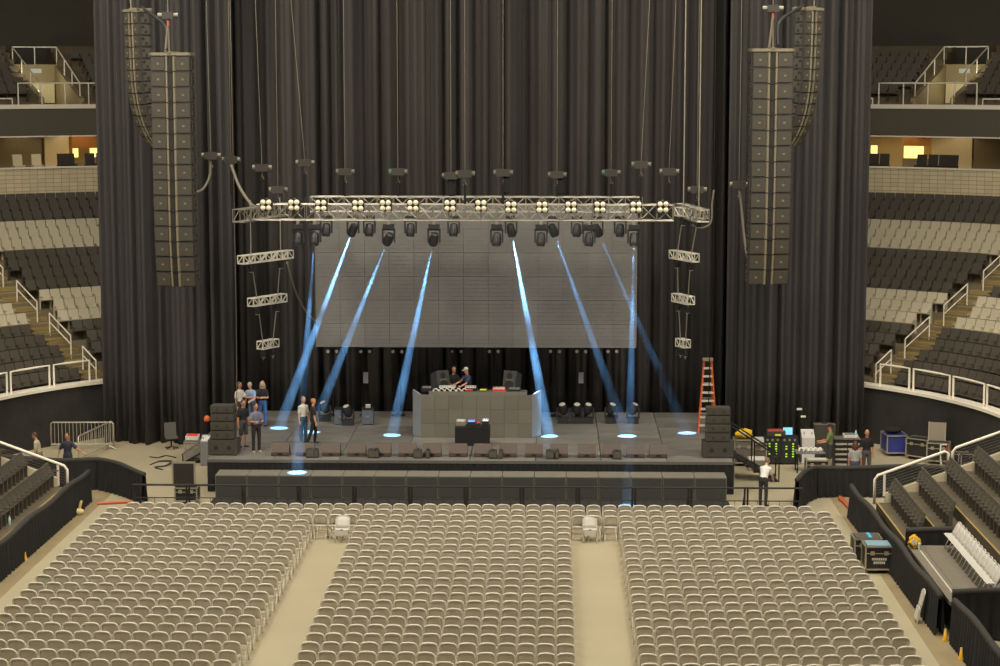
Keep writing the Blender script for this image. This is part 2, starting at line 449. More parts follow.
    for k, (x0, x1) in enumerate(lampx):
        spanel('lit_panel', *span(x0, x1), TOPR+3.65, z2+.38, z2+(.99 if s == 1 else .84), lamp_m, ('wide' if k == 0 else 'narrow')+' glowing yellow panel in the '+where, 'lamp')
    for k, (x0, x1) in enumerate(parts):
        mb = MB(); arc_box(mb, s, TOPR+3.9, TOPR+4.05, *span(x0, x1), z2-.3, z3, 4); struct(mb.build('wall_alcove_'+side, [suite_dark, mat('suite_cream_wall', (214,196,158), .7)][k]))
    l = bpy.data.lights.new('suite_lamp', 'AREA'); l.energy = 34; l.size = 3; l.color = (1, .82, .52)
    lo = bpy.data.objects.new('suite_lamp', l); C.objects.link(lo); lo.location = B(s, TOPR+2.2, AL(895 if s == 1 else 75), z3-.05)
    l2 = l.copy(); l2.energy = 26; lo = bpy.data.objects.new('suite_lamp', l2); C.objects.link(lo); lo.location = B(s, TOPR+2.2, AL(955 if s == 1 else 25), z3-.05)
    # suite chairs: backs seen over the parapet
    cxs = [(874,0),(885,0),(896,0),(935,0),(947,0),(958,0),(968,0)] if s == 1 else [(51,0),(59,0),(80,0),(92,0),(4,1),(24,1)]
    for k, (x, tone) in enumerate(cxs):
        a = AL(x); p = B(s, TOPR+1.2, a, z2-.3)
        c = thing('suite_chair', ('pale' if tone else 'dark')+' lounge chair in the %s, %s from the drape' % (where.replace('-side drape', '-side hanging'), ordinal(k+1 if s == 1 else len(cxs)-k)), 'chair', p, math.atan2(math.sin(a), s*math.cos(a))-PI/2, group='chairs in the '+where)
        cm = mat('pale_leather', (196,184,156), .5) if tone else mat('dark_leather', (40,36,32), .5)
        MB().prism([(-.25,.3),(.2,.3),(.2,.42),(-.25,.45)], 0, -.27, .27).build('seat', cm, c)
        MB().prism([(.12,.4),(.2,.4),(.3,.95),(.2,.97)], 0, -.24, .24).build('backrest', cm, c)
        MB().cyl((0,0,0), (0,0,.3), .05).build('leg', black_steel, c)
ORD = 'first second third fourth fifth sixth seventh eighth ninth tenth eleventh twelfth thirteenth fourteenth fifteenth sixteenth seventeenth eighteenth'.split()
# seats as individuals (300 largest of each kind), rest as one
for light, lst in seatlist.items():
    lst.sort(key=lambda t: t[0]+(0 if -6 < prj(t[1])[0] < 1006 else 1000)); me = SEAT_L if light else SEAT_D
    kind = 'pale grey' if light else 'dark grey'
    rest = MB()
    for n, (d, p, rz, s, i, off) in enumerate(lst):
        if n < 300 and -6 < prj(p)[0] < 1006:
            o = place(me, 'pale_seat' if light else 'dark_seat', None, p, (0, 0, rz))
            wh = 'ladder side' if s == 1 else 'barrier side'
            tier = ORD[i-30]+' upper deck row' if i >= 30 else ORD[i]+' row above rink wall'; nth = ordinal(max(1, int(round(abs(off)/.5-.9))))+' from '+('stairwell' if i >= 30 else 'stair')+(' toward drape' if off > 0 else ' away from drape')
            tag(o, '%s seat, %s, %s, %s' % (kind, nth, tier, wh), 'seat', '%s seats, %s, %s' % (kind, tier, wh))
        else:
            rest.M = Matrix.Translation(p) @ Matrix.Rotation(rz, 4, 'Z')
            rest.add([v.co for v in me.vertices], [tuple(f.vertices) for f in me.polygons])
    if rest.v:
        tag(rest.build('seat_rows', seat_light if light else seat_dark), 'remaining %s seats in the highest rows of the arena bowl' % kind, 'seats', kind='stuff')
print('bowl seats', len(seatlist[True]), len(seatlist[False]))
# ------------------------------------------------------------------ drapes
def drape(name, label, x0, x1, y, z0, z1, fold=.55, amp=.16, seed=1, m=None, cat='drape'):
    rnd = random.Random(seed); n = int((x1-x0)/fold*20)
    ph = [rnd.uniform(0, 6) for _ in range(4)]
    def fn(u, v):
        x = x0+(x1-x0)*u
        yy = amp*math.sin(2*PI*x/fold+1.9*math.sin(x*1.1+ph[0])+1.2*math.sin(x*2.7)+ph[1])*(.7+.3*math.sin(x*2.3+ph[2]))+amp*.25*math.sin(2*PI*x/(fold*.43)+ph[2])+amp*.9*math.sin(2*PI*x/2.2+ph[3]+math.sin(x*.8))
        return (x, y+yy*(1-.12*v), z0+(z1-z0)*v)
    mb = MB().grid(fn, n, 8)
    o = mb.build(name, m or velour, smooth=True)
    sd = o.modifiers.new('thickness', 'SOLIDIFY'); sd.thickness = .03
    return tag(o, label, cat)
DY = 83.0; DYS = 81.0
xl0 = YP(99, 200, DYS).x; xl1 = YP(234, 350, DYS).x; xr0 = YP(726, 300, DYS).x; xr1 = YP(869.5, 200, DYS).x
drape('stage_drape', 'tall black velour drape hanging behind the speaker arrays, barrier panel side', xl0, xl1, DYS, .02, 24, .62, .3, 3)
drape('stage_drape', 'tall black velour drape hanging behind the speaker arrays, ladder side', xr0, xr1, DYS, .02, 24, .66, .3, 8)
drape('backdrop_drape', 'wide dark backdrop drape hanging behind the video screen', xl1-1.5, xr0+1.5, DY+.5, .02, 24, .75, .32, 5, mat('backdrop_velour', (58,54,52), .95, noise=(1.6,.22), stretch=(1,1,.08)))
# ------------------------------------------------------------------ stage
SL, SR, SF, SB, SZ = -12.6, 6.5, 71.3, 82.0, 1.2
stage = thing('stage', 'broad grey stage platform with black pleated skirt', 'stage', ((SL+SR)/2, SF, 0))
deck_m = mat('stage_deck', (112,108,102), .42, noise=(.9,.16))
deck2_m = mat('stage_deck_worn', (122,118,112), .45, noise=(1.3,.18))
NX, NY = 8, 9; pw = (SR-SL)/NX; pd = (SB-SF)/NY
pms = [MB().bx(-pw/2+.012, pw/2-.012, -pd/2+.012, pd/2-.012, -.08, 0).mesh('deck_panel', mm) for mm in (deck_m, deck2_m)]
for i in range(NX):
    for j in range(NY):
        place(random.choice(pms), 'deck_panel', stage, (SL+(i+.5)*pw-stage.location.x, (j+.5)*pd, SZ-random.choice((0, 0, .004))))
MB().bx(SL+.1, SR-.1, SF+.1, SB-.1, .95, 1.12).build('substructure', black_steel, stage, world=True)
sk = MB().grid(lambda u, v: (SL+(SR-SL)*u, SF-.04+.015*math.sin(u*190*PI), .02+1.08*v), 760, 1)
sk.build('skirt', black_cloth, stage, smooth=True, world=True)
for e, x in ((0, SL), (1, SR)):
    MB().grid(lambda u, v: (x+.03*math.sin(u*100*PI), SF+(SB-SF)*u, .02+1.13*v), 400, 1).build('skirt', black_cloth, stage, smooth=True, world=True)
MB().bx(SL, SR, SF-.06, SF+.0, SZ-.1, SZ).build('edge_trim', mat('grey_edge', (96,92,86), .5), stage, world=True)
# subwoofers before the stage
s0 = YP(217, 472, 70.6).x; s1 = YP(726, 475, 70.6).x; NS = 16; sw = (s1-s0)/NS
sub_top = mat('sub_cabinet', (120,116,106), .6, noise=(2,.08)); sub_gr = mat('sub_grille', (62,62,58), .7, noise=(40,.2))
root = None
for k in range(NS):
    r = thing('subwoofer', 'low dark subwoofer cabinet before the stage skirt, %s from the ladder end' % ordinal(NS-k), 'speaker', (s0+(k+.5)*sw, 70.1, 0), 0, 'subwoofers before the stage')
    if k == 0:
        bm_ = MB().bx(-sw/2+.01, sw/2-.01, .03, 1.05, .03, .85).mesh('cabinet', sub_top)
        gm_ = MB().bx(-sw/2+.04, sw/2-.04, 0, .035, .08, .82).mesh('grille', sub_gr)
        fm_ = MB().bx(-sw/2+.1, sw/2-.1, .1, .95, 0, .03).mesh('skid', black_plastic)
    place(bm_, 'cabinet', r); place(gm_, 'grille', r); place(fm_, 'skid', r)
pm_ = MB().bx(s0-.05, s1+.05, 67.45, 70.08, .002, .02).build('added_dark_mat', mat('dark_mat_tone', (44,42,40), .7)); tag(pm_, 'dark mat added to blacken the floor between barricade and subwoofers', 'mat')  # mat added only to darken the pale strip of floor
# crowd barricade
b0 = G(133, 484, 1.05); b1 = G(803, 489, 1.05); NB = 12; bw = (b1.x-b0.x)/NB; BY = (b0.y+b1.y)/2
bar_m = mat('barricade_steel', (52,50,48), .5, .5)
for k in range(NB):
    x0 = b0.x+k*bw; x1 = x0+bw
    r = thing('crowd_barricade', 'black steel barricade section before the subwoofers, %s from the end near the ladder' % ordinal(NB-k), 'barrier', ((x0+x1)/2, BY, 0), 0, 'barricade sections before the stage')
    rod(r, 'top_rail', (x0, BY, 1.05), (x1, BY, 1.05), .035, bar_m); rod(r, 'bottom_rail', (x0, BY, .12), (x1, BY, .12), .025, bar_m)
    for x in (x0+.05, x1-.05): rod(r, 'post', (x, BY, 0), (x, BY, 1.05), .035, bar_m)
    rod(r, 'middle_rail', (x0, BY, .6), (x1, BY, .6), .018, bar_m)
    MB().bx(x0+.02, x1-.02, BY+.02, BY+1.0, .025, .045).build('footplate', bar_m, r, world=True)
    for t in (.2, .4, .6, .8): rod(r, 'bar', (x0+bw*t, BY, .12), (x0+bw*t, BY, .6), .008, bar_m)
    rod(r, 'brace', (x1-.05, BY, .9), (x1-.05, BY+.9, .04), .025, bar_m)
# ------------------------------------------------------------------ LED screen
SY = 79.2
c0 = YP(316, 347, SY); c1 = YP(636.5, 348, SY); zt = YP(480, 205, SY).z; zb = (c0.z+c1.z)/2
scr = thing('video_screen', 'large grey video wall hanging behind the truss', 'screen', ((c0.x+c1.x)/2, SY, zb))
led = []
for a in (0, 1, 2):
    v = 1+(-.02, 0, .02)[a]
    led.append(mat('led_panel_%d' % a, (int(116*v), int(113*v), int(109*v)), .75, noise=(1.2,.12)))
NXs, NYs = 13, 6; lw = (c1.x-c0.x)/NXs; lh = (zt-zb)/NYs
lms = []
for mm in led:
    mb = MB(); nn = 6
    mb.bx(-lw/2+.002, lw/2-.002, 0, .08, .002, lh-.002)
    for q in range(nn): mb.bx(-lw/2+.002, lw/2-.002, -.012, 0, lh*q/nn+.008, lh*(q+1)/nn-.008)   # module rows
    lms.append(mb.mesh('led_panel', mm))
for i in range(NXs):
    for j in range(NYs):
        place(random.choice(lms), 'led_panel', scr, ((i+.5-NXs/2)*lw, 0, j*lh))
MB().bx(-lw*NXs/2+.02, lw*NXs/2-.02, .1, .25, .05, lh*NYs-.05).build('support_frame', black_steel, scr)
for e in (-.42, -.14, .14, .42):
    rod(scr, 'sling', (scr.location.x+e*lw*NXs, SY+.18, zt-.1), (scr.location.x+e*lw*NXs, SY+.18, 22), .02, black_steel, 6)
# ------------------------------------------------------------------ trusses
def truss(name, label, p0, p1, size, bays, m=alu, rungs=True, cat='truss', group=None, rt_=.026, rb=.018, faces=(0,1,2,3)):
    p0 = Vector(p0); p1 = Vector(p1); d = (p1-p0).normalized(); L = (p1-p0).length
    side = d.cross(Vector((0,0,1)))
    side = Vector((1,0,0)) if side.length < .1 else side.normalized()
    upv = side.cross(d).normalized()
    t = thing(name, label, cat, p0, 0, group)
    h = size/2
    cs = [side*a*h+upv*b*h for a, b in ((-1,-1),(1,-1),(1,1),(-1,1))]
    for c in cs: rod(t, 'chord', p0+c, p1+c, rt_, m)
    for k in range(bays+1):
        q = p0+d*(L*k/bays)
        if rungs:
            for f in faces: rod(t, 'rung', q+cs[f], q+cs[(f+1) % 4], rb, m, 6)
    for k in range(bays):
        qa = p0+d*(L*k/bays); qb = p0+d*(L*(k+1)/bays)
        for f in faces:
            if k % 2: rod(t, 'brace', qa+cs[f], qb+cs[(f+1) % 4], rb, m, 6)
            else: rod(t, 'brace', qa+cs[(f+1) % 4], qb+cs[f], rb, m, 6)
    return t
TY = 72.4
tl = YP(258, 213, TY); tr = YP(673, 216, TY); tz = (YP(465, 204, TY).z+YP(465, 220.5, TY).z)/2
FT = tz
truss('lighting_truss', 'long silver front truss carrying the blinder lights', (tl.x, TY, tz), (tr.x, TY, tz), .56, 26)
TY2 = 75.6
t2l = YP(311, 200, TY2); t2r = YP(642, 200, TY2); tz2 = (YP(470, 196.5, TY2).z+YP(470, 212, TY2).z)/2
truss('lighting_truss', 'silver rear truss hanging behind the front truss', (t2l.x, TY2, tz2), (t2r.x, TY2, tz2), .56, 20)
a0 = YP(236, 216, 75.6); a1 = YP(300, 205, 72.9)
truss('side_truss', 'short silver truss running back from the front truss, crossed-arms group side', YP(238.5, 216, 72.4), YP(286, 209, 77), .45, 7)
truss('side_truss', 'short silver truss running back from the front truss, ladder side', YP(703, 216, 72.8), YP(680, 209.5, 77), .45, 7)
# ladders of short trusses hung at either side
def hung(s, px, py, wpx, hpx, y, ang, k):
    c = YP(px, py, y); L = wpx*y/FPX/max(.35, abs(math.cos(R(ang)))); d = Vector((math.cos(R(ang)), math.sin(R(ang)), 0))
    nm = ['top', 'middle', 'bottom', 'lowest'][k]
    t = truss('hanging_truss', 'short white lamp truss, %s one of the hung ladder on the %s side' % (nm, 'group' if s < 0 else 'orange ladder'), c-d*L/2, c+d*L/2, .3, max(2, int(L/.32)), alu_w, rt_=.022, rb=.02)
    return t, c
HL = [(-1, 266, 257, 40, 14, 75, 60, 0), (-1, 267.5, 300, 27, 13, 76, 60, 1), (-1, 268, 344, 13, 12, 77, 60, 2),
      (1, 691, 213, 22, 14, 74.6, -66, 0), (1, 684, 256, 20, 14, 75.4, -66, 1), (1, 683, 299, 14, 12, 76.2, -66, 2), (1, 683, 343, 7, 12, 77, -66, 3)]
hz = []
for a in HL: hz.append((a[0], hung(*a)[1], a))
lens_m = mat('lamp_lens', (210,205,190), .15, .2); par_m = mat('par_can', (44,43,42), .5, .3)
rope_m = mat('steel_chain', (168,160,142), .5, .4)
# hanging ropes between the ladder trusses and down to lamps
for s, nm in ((-1, 'group'), (1, 'orange ladder')):
    hs = [h for h in hz if h[0] == s]
    for e in (-1, 1):
        pts = []
        for _, c, a in hs:
            ang = R(a[6]); L = a[3]*a[5]/FPX/max(.35, math.cos(ang)); pts.append(c+Vector((math.cos(ang), math.sin(ang), 0))*e*L*.3)
        top = pts[0]+Vector((0, 0, 2.2 if s < 0 else 10)); end = pts[-1]-Vector((0, 0, .6))
        o = MB().tube([top]+pts+[end], .022, 6).build('drop_cable', rope_m)
        tag(o, 'thin steel drop cable holding the hung ladder of trusses, %s side' % nm, 'cable', 'drop cables, %s side' % nm)
    for _, c, a in hs:
        for t in (-.3, .3):
            p = c+Vector((math.cos(R(a[6])), math.sin(R(a[6])), 0))*t*(a[3]*a[5]/FPX)/max(.35, math.cos(R(a[6])))
            r = thing('small_lamp', 'small black lamp under the %s hung truss, %s, %s side' % (['top', 'middle', 'bottom', 'lowest'][a[7]], 'near end' if (t < 0) == (a[6] > 0) else 'far end', nm), 'lamp', p-Vector((0,0,.28)), 0, 'small lamps on hung trusses, %s side' % nm)
            MB().lathe([(.06,-.22),(.1,-.2),(.11,0),(.05,.05)], 10).build('can', par_m, r); MB().bx(-.13,.13,-.02,.02,-.08,.08).build('yoke', black_steel, r)
            MB().cyl((0,0,-.225),(0,0,-.21),.085,n=10).build('lens', lens_m, r)
# blinder lights, four round cells each
BX = [266, 294, 321, 358, 385.5, 413, 450, 481, 511, 542, 571, 600, 636, 663]
bl_m = mat('blinder_lens', (236,226,200), .3)
cellm = MB().lathe([(.06,0),(.09,.05),(.095,.1),(.03,.16)], 12).mesh('reflector', bl_m)
bodym = MB().bx(-.22,.22,.03,.2,-.22,.22).mesh('housing', par_m)
for k, px in enumerate(BX):
    p = YP(px, 205 if px < 300 else (205.5 if px < 500 else 207), TY-.5); p.y = TY-.5
    r = thing('blinder_light', 'four-cell blinder light with round lenses, %s from the front truss end, ladder side' % ordinal(len(BX)-k), 'lamp', p, 0, 'blinder lights on the front truss')
    place(bodym, 'housing', r); 
    for x in (-.105, .105):
        for z in (-.105, .105):
            place(cellm, 'reflector', r, (x, .05, z), (R(-90)+PI, 0, 0))
    MB().bx(-.03,.03,.2,.23,-.24,.24).build('clamp', alu, r)
# moving heads
mh = thing('moving_head', 'x', 'lamp')
head_m = mat('moving_head_black', (46,46,48), .45)
baseo = MB().bx(-.2,.2,-.16,.16,-.16,0).build('base', head_m, mh)
yk = MB(); yk.bx(-.24,-.18,-.08,.08,-.66,-.16); yk.bx(.18,.24,-.08,.08,-.66,-.16); yk.bx(-.24,.24,-.1,.1,-.22,-.16); yk.build('yoke', head_m, mh)
hd = MB().lathe([(.06,.24),(.13,.2),(.16,.05),(.17,-.14),(.15,-.24),(.13,-.27)], 12).build('head', head_m, mh); hd.location = (0,0,-.52)
MB().cyl((0,0,-.275),(0,0,-.268),.11,n=12).build('lens', lens_m, hd)
MB().bx(-.05,.05,-.04,.04,0,.14).build('clamp', alu, mh)
learn(mh)
FH = [388, 434, 497, 541, 589, 634]
mh_used = [False]
def head_at(p, label, group, aim=None, sc=1.0):
    o = mh if not mh_used[0] else copy_tree(mh)
    mh_used[0] = True
    o.location = p; o.scale = (sc,)*3; tag(o, label, 'lamp', group)
    hk = [c for c in bpy.data.objects if c.parent is o and c.name.startswith('head')][0]
    if aim is not None:
        d = Vector(aim)-(Vector(p)+Vector((0,0,-.52)*1))
        hk.rotation_euler = (-d).to_track_quat('Z', 'Y').to_euler()
    return Vector(p)+Vector((0,0,-.52*sc))
zf = FT-.28-.14; zr = tz2-.28-.14
beams = []      # (front/rear, px at truss, target)
BE = [('f', 314.5, G(297, 472.5, .85), 'front', 'onto the subwoofers'),
      ('r', 353, G(279, 428, SZ), 'rear', 'onto the deck by the man in jeans'),
      ('f', 388.5, G(311, 432, SZ), 'front', 'down to the feet of the dark-clothed walker'),
      ('f', 434, G(392, 435, SZ), 'front', 'to the deck between walker and booth'),
      ('r', 511, G(549, 436, SZ), 'rear', 'to the deck beside the booth wing'),
      ('r', 553, G(627, 436, SZ), 'rear', 'to the deck between booth and ladder'),
      ('r', 597, G(687, 433, SZ), 'rear', 'to the foot of the orange ladder'),
      ('f', 634, G(628, 506.5, 0), 'front', 'to the floor before the subwoofers')]
src = {}
for kind, px, tgt, nm, wh in BE:
    y = TY-.28 if kind == 'f' else TY2-.28; z = zf if kind == 'f' else zr
    x = YP(px, 228, y).x
    hp = head_at((x, y, z), 'black moving head on the %s truss shining %s' % (nm, wh), 'moving heads on the trusses', tgt)
    src[px] = (hp, tgt, wh)
for px in (497, 541, 589):
    head_at((YP(px, 228, TY).x, TY-.28, zf), 'large unlit moving head under the front truss, %s from its ladder end' % {497: 'third', 541: 'second', 589: 'first'}[px], 'unlit moving heads under the front truss')
head_at((YP(299, 228, TY).x, TY-.28, zf), 'large unlit moving head under the front truss end, group side', 'unlit moving heads under the front truss')
for px in (327, 370, 411, 454, 577, 620):
    head_at((YP(px, 225, TY2).x, TY2-.28, zr), 'unlit moving head under the rear truss, %s from its ladder end' % ordinal({327: 6, 370: 5, 411: 4, 454: 3, 577: 2, 620: 1}[px]), 'unlit moving heads under the rear truss')
# light beams: lamp in the head and the haze it lights
haze = bpy.data.materials.new('beam_haze'); haze.use_nodes = True; nt = haze.node_tree; nt.nodes.clear()
ou = nt.nodes.new('ShaderNodeOutputMaterial'); vsn = nt.nodes.new('ShaderNodeVolumeScatter')
vsn.inputs['Color'].default_value = (.97, .98, 1, 1); vsn.inputs['Density'].default_value = .06; vsn.inputs['Anisotropy'].default_value = 0
tcn = nt.nodes.new('ShaderNodeTexCoord'); nz = nt.nodes.new('ShaderNodeTexNoise'); nz.inputs['Scale'].default_value = .42; nz.inputs['Detail'].default_value = 2
mr = nt.nodes.new('ShaderNodeMapRange'); mr.inputs[1].default_value = .36; mr.inputs[2].default_value = .64; mr.inputs[3].default_value = .02; mr.inputs[4].default_value = .13
nt.links.new(tcn.outputs['Object'], nz.inputs['Vector']); nt.links.new(nz.outputs['Fac'], mr.inputs[0]); nt.links.new(mr.outputs[0], vsn.inputs['Density'])
nt.links.new(vsn.outputs[0], ou.inputs['Volume'])
BPOW = {314.5: .7, 353: 1.0, 388.5: .9, 434: .9, 511: 1.2, 553: .8, 597: .7, 634: .8}
HAZ = {314.5: .4, 353: 1.0, 388.5: .7, 434: .85, 511: 1.4, 553: .2, 597: .17, 634: .35}
for px, (hp, tgt, wh) in src.items():
    d = (tgt-hp); L = d.length; d.normalize(); p0 = hp+d*.3
    re = .38
    l = bpy.data.lights.new('beam_lamp', 'SPOT'); l.energy = 120000*BPOW[px]; l.color = (.18, .51, 1); l.shadow_soft_size = .03
    l.spot_size = 2*math.atan(re/L); l.spot_blend = .5
    o = bpy.data.objects.new('beam_lamp', l); C.objects.link(o); o.location = p0; o.rotation_euler = (-d).to_track_quat('Z', 'Y').to_euler()
    p1 = tgt-d*.05
    hz_m = haze.copy(); mrn = [n for n in hz_m.node_tree.nodes if n.type == 'MAP_RANGE'][0]; mrn.inputs[3].default_value = .018*HAZ[px]; mrn.inputs[4].default_value = .14*HAZ[px]
    b = MB().cyl(p0+d*.02, p1, .035, re*.62, n=20).build('light_beam', hz_m, smooth=True)
    tag(b, 'pale blue light beam through haze, %s' % wh, 'light beam')
# ------------------------------------------------------------------ hoists and chains
HO = [(211, 156, 73), (262, 168, 72.4), (305, 163, 75), (345, 172, 75.6), (398, 172, 75.6), (451, 176, 75.6), (465, 174, 72.4), (503, 173, 72.4), (557, 175, 75.6), (611, 173, 75.6), (641, 165, 72.4), (669, 172, 72.4), (739, 185, 74), (278, 198-8, 76), (231, 160, 76.5), (697, 190, 74.6)]
hoist_m = mat('hoist_grey', (70,67,62), .5, .3); chain_m = mat('load_chain', (128,120,104), .5, .4); cap_m = mat('hoist_cap', (116,110,100), .45, .4)
NEAR = ['above the speaker array cable loop', 'at the front truss end, group side', 'above the side truss', 'over the rear truss near its group-side end', 'with a pale green cap over the rear truss', 'with a chain bag over the rear truss', 'over the middle of the front truss', 'right of the booth over the front truss', 'with hanging bag over the rear truss', 'with a green cap over the rear truss end', 'over the front truss near the last blinder', 'at the front truss end, ladder side', 'with a cable loop by the speaker array', 'over the side truss rear end', 'over the hung ladder, group side', 'over the hung ladder, orange ladder side']
NEAR[7] = 'over the front truss, ladder side of its middle'
for k, (px, py, y) in enumerate(HO):
    c = YP(px, py, y); zt_ = 21.5
    r = thing('chain_hoist', 'grey chain hoist '+NEAR[k], 'hoist', c)
    MB().bx(-.24,.24,-.13,.13,-.12,.14).build('motor', hoist_m, r)
    MB().cyl((-.34,0,.02),(-.24,0,.02),.1,n=10).build('end_cap', mat('hoist_cap_green', (80,120,100), .5) if k in (4, 9) else cap_m, r)
    MB().cyl((.24,0,.02),(.36,0,.02),.09,n=10).build('end_cap', cap_m, r)
    MB().tube([(0,0,-.12),(0,0,-.3),(.06,0,-.38),(0,0,-.45),(-.05,0,-.38)], .02, 6).build('hook', chain_m, r)
    lean = {0: -.1, 1: -.2, 2: -.6, 10: .35, 11: .25}.get(k, 0)
    rod(r, 'chain', c, Vector((c.x+lean*1.2, c.y, zt_)), .013, chain_m, 6)
    if k in (5, 8, 7): MB().lathe([(.1,-.75),(.15,-.7),(.16,-.2),(.1,-.1)], 10, (.12 if k != 5 else 0,.1,0)).build('chain_bag', black_cloth, r)
    bot = FT+.3 if y < 73 else tz2+.3
    if k not in (0, 12): rod(r, 'sling', c-Vector((0,0,.4)), Vector((c.x, c.y, min(bot, c.z-.5))), .045, black_steel, 6)
# looping multicore cables
def cable(label, pts, r=.03, m=None, name='cable', n=6):
    pts = [Vector(p) for p in pts]; out = []
    K = len(pts)
    for i in range(K-1):      # Catmull-Rom
        a, b, c, d = pts[max(i-1, 0)], pts[i], pts[i+1], pts[min(i+2, K-1)]
        for t in range(6):
            t /= 6
            out.append(.5*((2*b)+(c-a)*t+(2*a-5*b+4*c-d)*t*t+(3*b-a-3*c+d)*t**3))
    out.append(pts[-1])
    return tag(MB().tube(out, r, n).build(name, m or black_plastic, smooth=True), label, 'cable')
cab_grey = mat('cable_grey', (120,112,98), .7)
cable('thick grey cable looping from a hoist to the speaker array, group side', [YP(210,160,73), YP(210,175,73), YP(203,189,72.8), YP(193,192,72.5), YP(190,186,72)], .05, cab_grey)
cable('thick grey cable hanging from the ladder-side hoist beside the speaker array', [YP(739,190,74), YP(741,205,74), YP(744,235,73.8), YP(747,258,73.5)], .05, cab_grey)
cable('grey cable curving from the side truss hoist, group side', [YP(231,165,76), YP(239,186,75.5), YP(250,203,75), YP(258,208,74.5)], .06, cab_grey)
cable('thin cable pair drooping from the hung ladder to the video screen', [YP(287,262,75.2), YP(295,290,76), YP(305,310,77.5), Vector((c0.x+.1, SY-.03, zb+.9))], .04, cab_grey)
cable('short grey cable bent between side truss and drape, ladder side', [YP(692,225,75), YP(702,228,75.5), YP(711,222,76), YP(712,205,76), YP(714,190,76)], .035, cab_grey)
for k, (px, y) in enumerate(((233, 77), (711, 77), (735, 79), (713, 79.5), (722, 80))):
    p = YP(px, 200, y); base = 0 if k != 1 else 0
    o = MB().tube([(p.x, y, .05 if p.x > SR or p.x < SL else SZ+.02), (p.x+.05, y, 6), (p.x, y, 22)], .018, 6).build('drop_cable', black_steel if k else chain_m)
    tag(o, ['pale vertical cable at the drape edge, group side', 'dark vertical cable near the hung ladder, ladder side', 'dark vertical cable along the ladder-side drape edge', 'vertical cable reaching down behind the orange ladder', 'thin vertical cable just beyond the orange ladder'][k], 'cable')
# ------------------------------------------------------------------ line arrays
box_front = mat('array_front', (74,69,58), .6, noise=(4,.1)); strip_m = mat('array_strip', (128,119,98), .5); slot_m = mat('array_slot', (38,36,32), .7)
badge_m = mat('array_badge', (120,112,92), .5)
def array_meshes(wd, ht, dp):
    cab = MB().prism([(0, -ht/2+.005), (0, ht/2-.005), (dp, ht/2-.05), (dp, -ht/2+.05)], 0, -wd/2, wd/2)
    gw = wd*.34
    g = MB(); g.bx(-gw/2, gw/2, -.03, 0, -ht*.42, ht*.42)
    bd = MB().bx(-.04,.04,-.04,-.03,-.035,.035)
    st = MB(); st.prism([(-.09,0),(.0,0),(.0,-.055),(-.05,-.055)], 2, -ht/2+.02, ht/2-.02)
    hn = MB().bx(-.05,.05,-.02,.0,-ht/2+.05,ht/2-.05)
    br_ = MB().bx(-.09,.09,-.045,0,-.022,.022)
    pl = MB().bx(-.015,.015,.1,dp-.1,-ht*.4,ht*.4)
    hole = MB(); hole.cyl((-.02,0,0),(.02,0,0),.055,n=8)
    return [cab.mesh('cabinet', dark_box), g.mesh('grille', grille_m), bd.mesh('badge', badge_m), st.mesh('horn_flare', strip_m), hn.mesh('horn_slot', slot_m), br_.mesh('bridge', slot_m), pl.mesh('side_plate', mat('array_side_plate', (84,80,72), .5, .4)), hole.mesh('link_hole', slot_m)]
def line_array(label, top, rz, n, wd, ht, dp, splay, side=0):
    t = thing('line_array', label, 'speaker', top, rz)
    cabm, gm, bdm, stm, hnm, brm, plm, hom = array_meshes(wd, ht, dp)
    fr = MB(); fr.bx(-wd/2-.06, wd/2+.06, -.05, .03, -.08, .02); fr.bx(-wd/2-.06, wd/2+.06, dp-.05, dp+.03, -.08, .02)
    fr.bx(-.06,.06,-.05,dp+.3,-.06,.06); fr.bx(-wd/2-.06,-wd/2+.02,-.05,dp+.03,-.08,.02); fr.bx(wd/2-.02,wd/2+.06,-.05,dp+.03,-.08,.02)
    fr.build('flying_frame', strip_m, t)
    y, z, ang = 0.0, -.1, 0.0
    for k in range(n):
        ang += R(splay(k))
        # pivot about the front top edge
        b = place(cabm, 'speaker_box', t, (0, y+math.sin(ang)*ht/2, z-math.cos(ang)*ht/2), (ang, 0, 0))
        y += math.sin(ang)*ht; z -= math.cos(ang)*ht
        for e in (-1, 1):
            q = place(gm, 'grille', b, (e*wd*.31, 0, 0)); place(bdm, 'badge', b, (e*wd*.31, 0, 0))
            place(stm, 'horn_flare', b, (e*.1, 0, 0), (0,0,0), (-e, 1, 1))
            if e == side or side == 0: place(plm, 'side_plate', b, (e*(wd/2+.012), 0, 0)); [place(hom, 'link_hole', b, (e*(wd/2+.03), dp*yy, zz)) for yy, zz in ((.3, .09), (.55, -.08))]
        place(hnm, 'horn_slot', b); place(brm, 'bridge', b, (0, 0, ht/2))
    return t
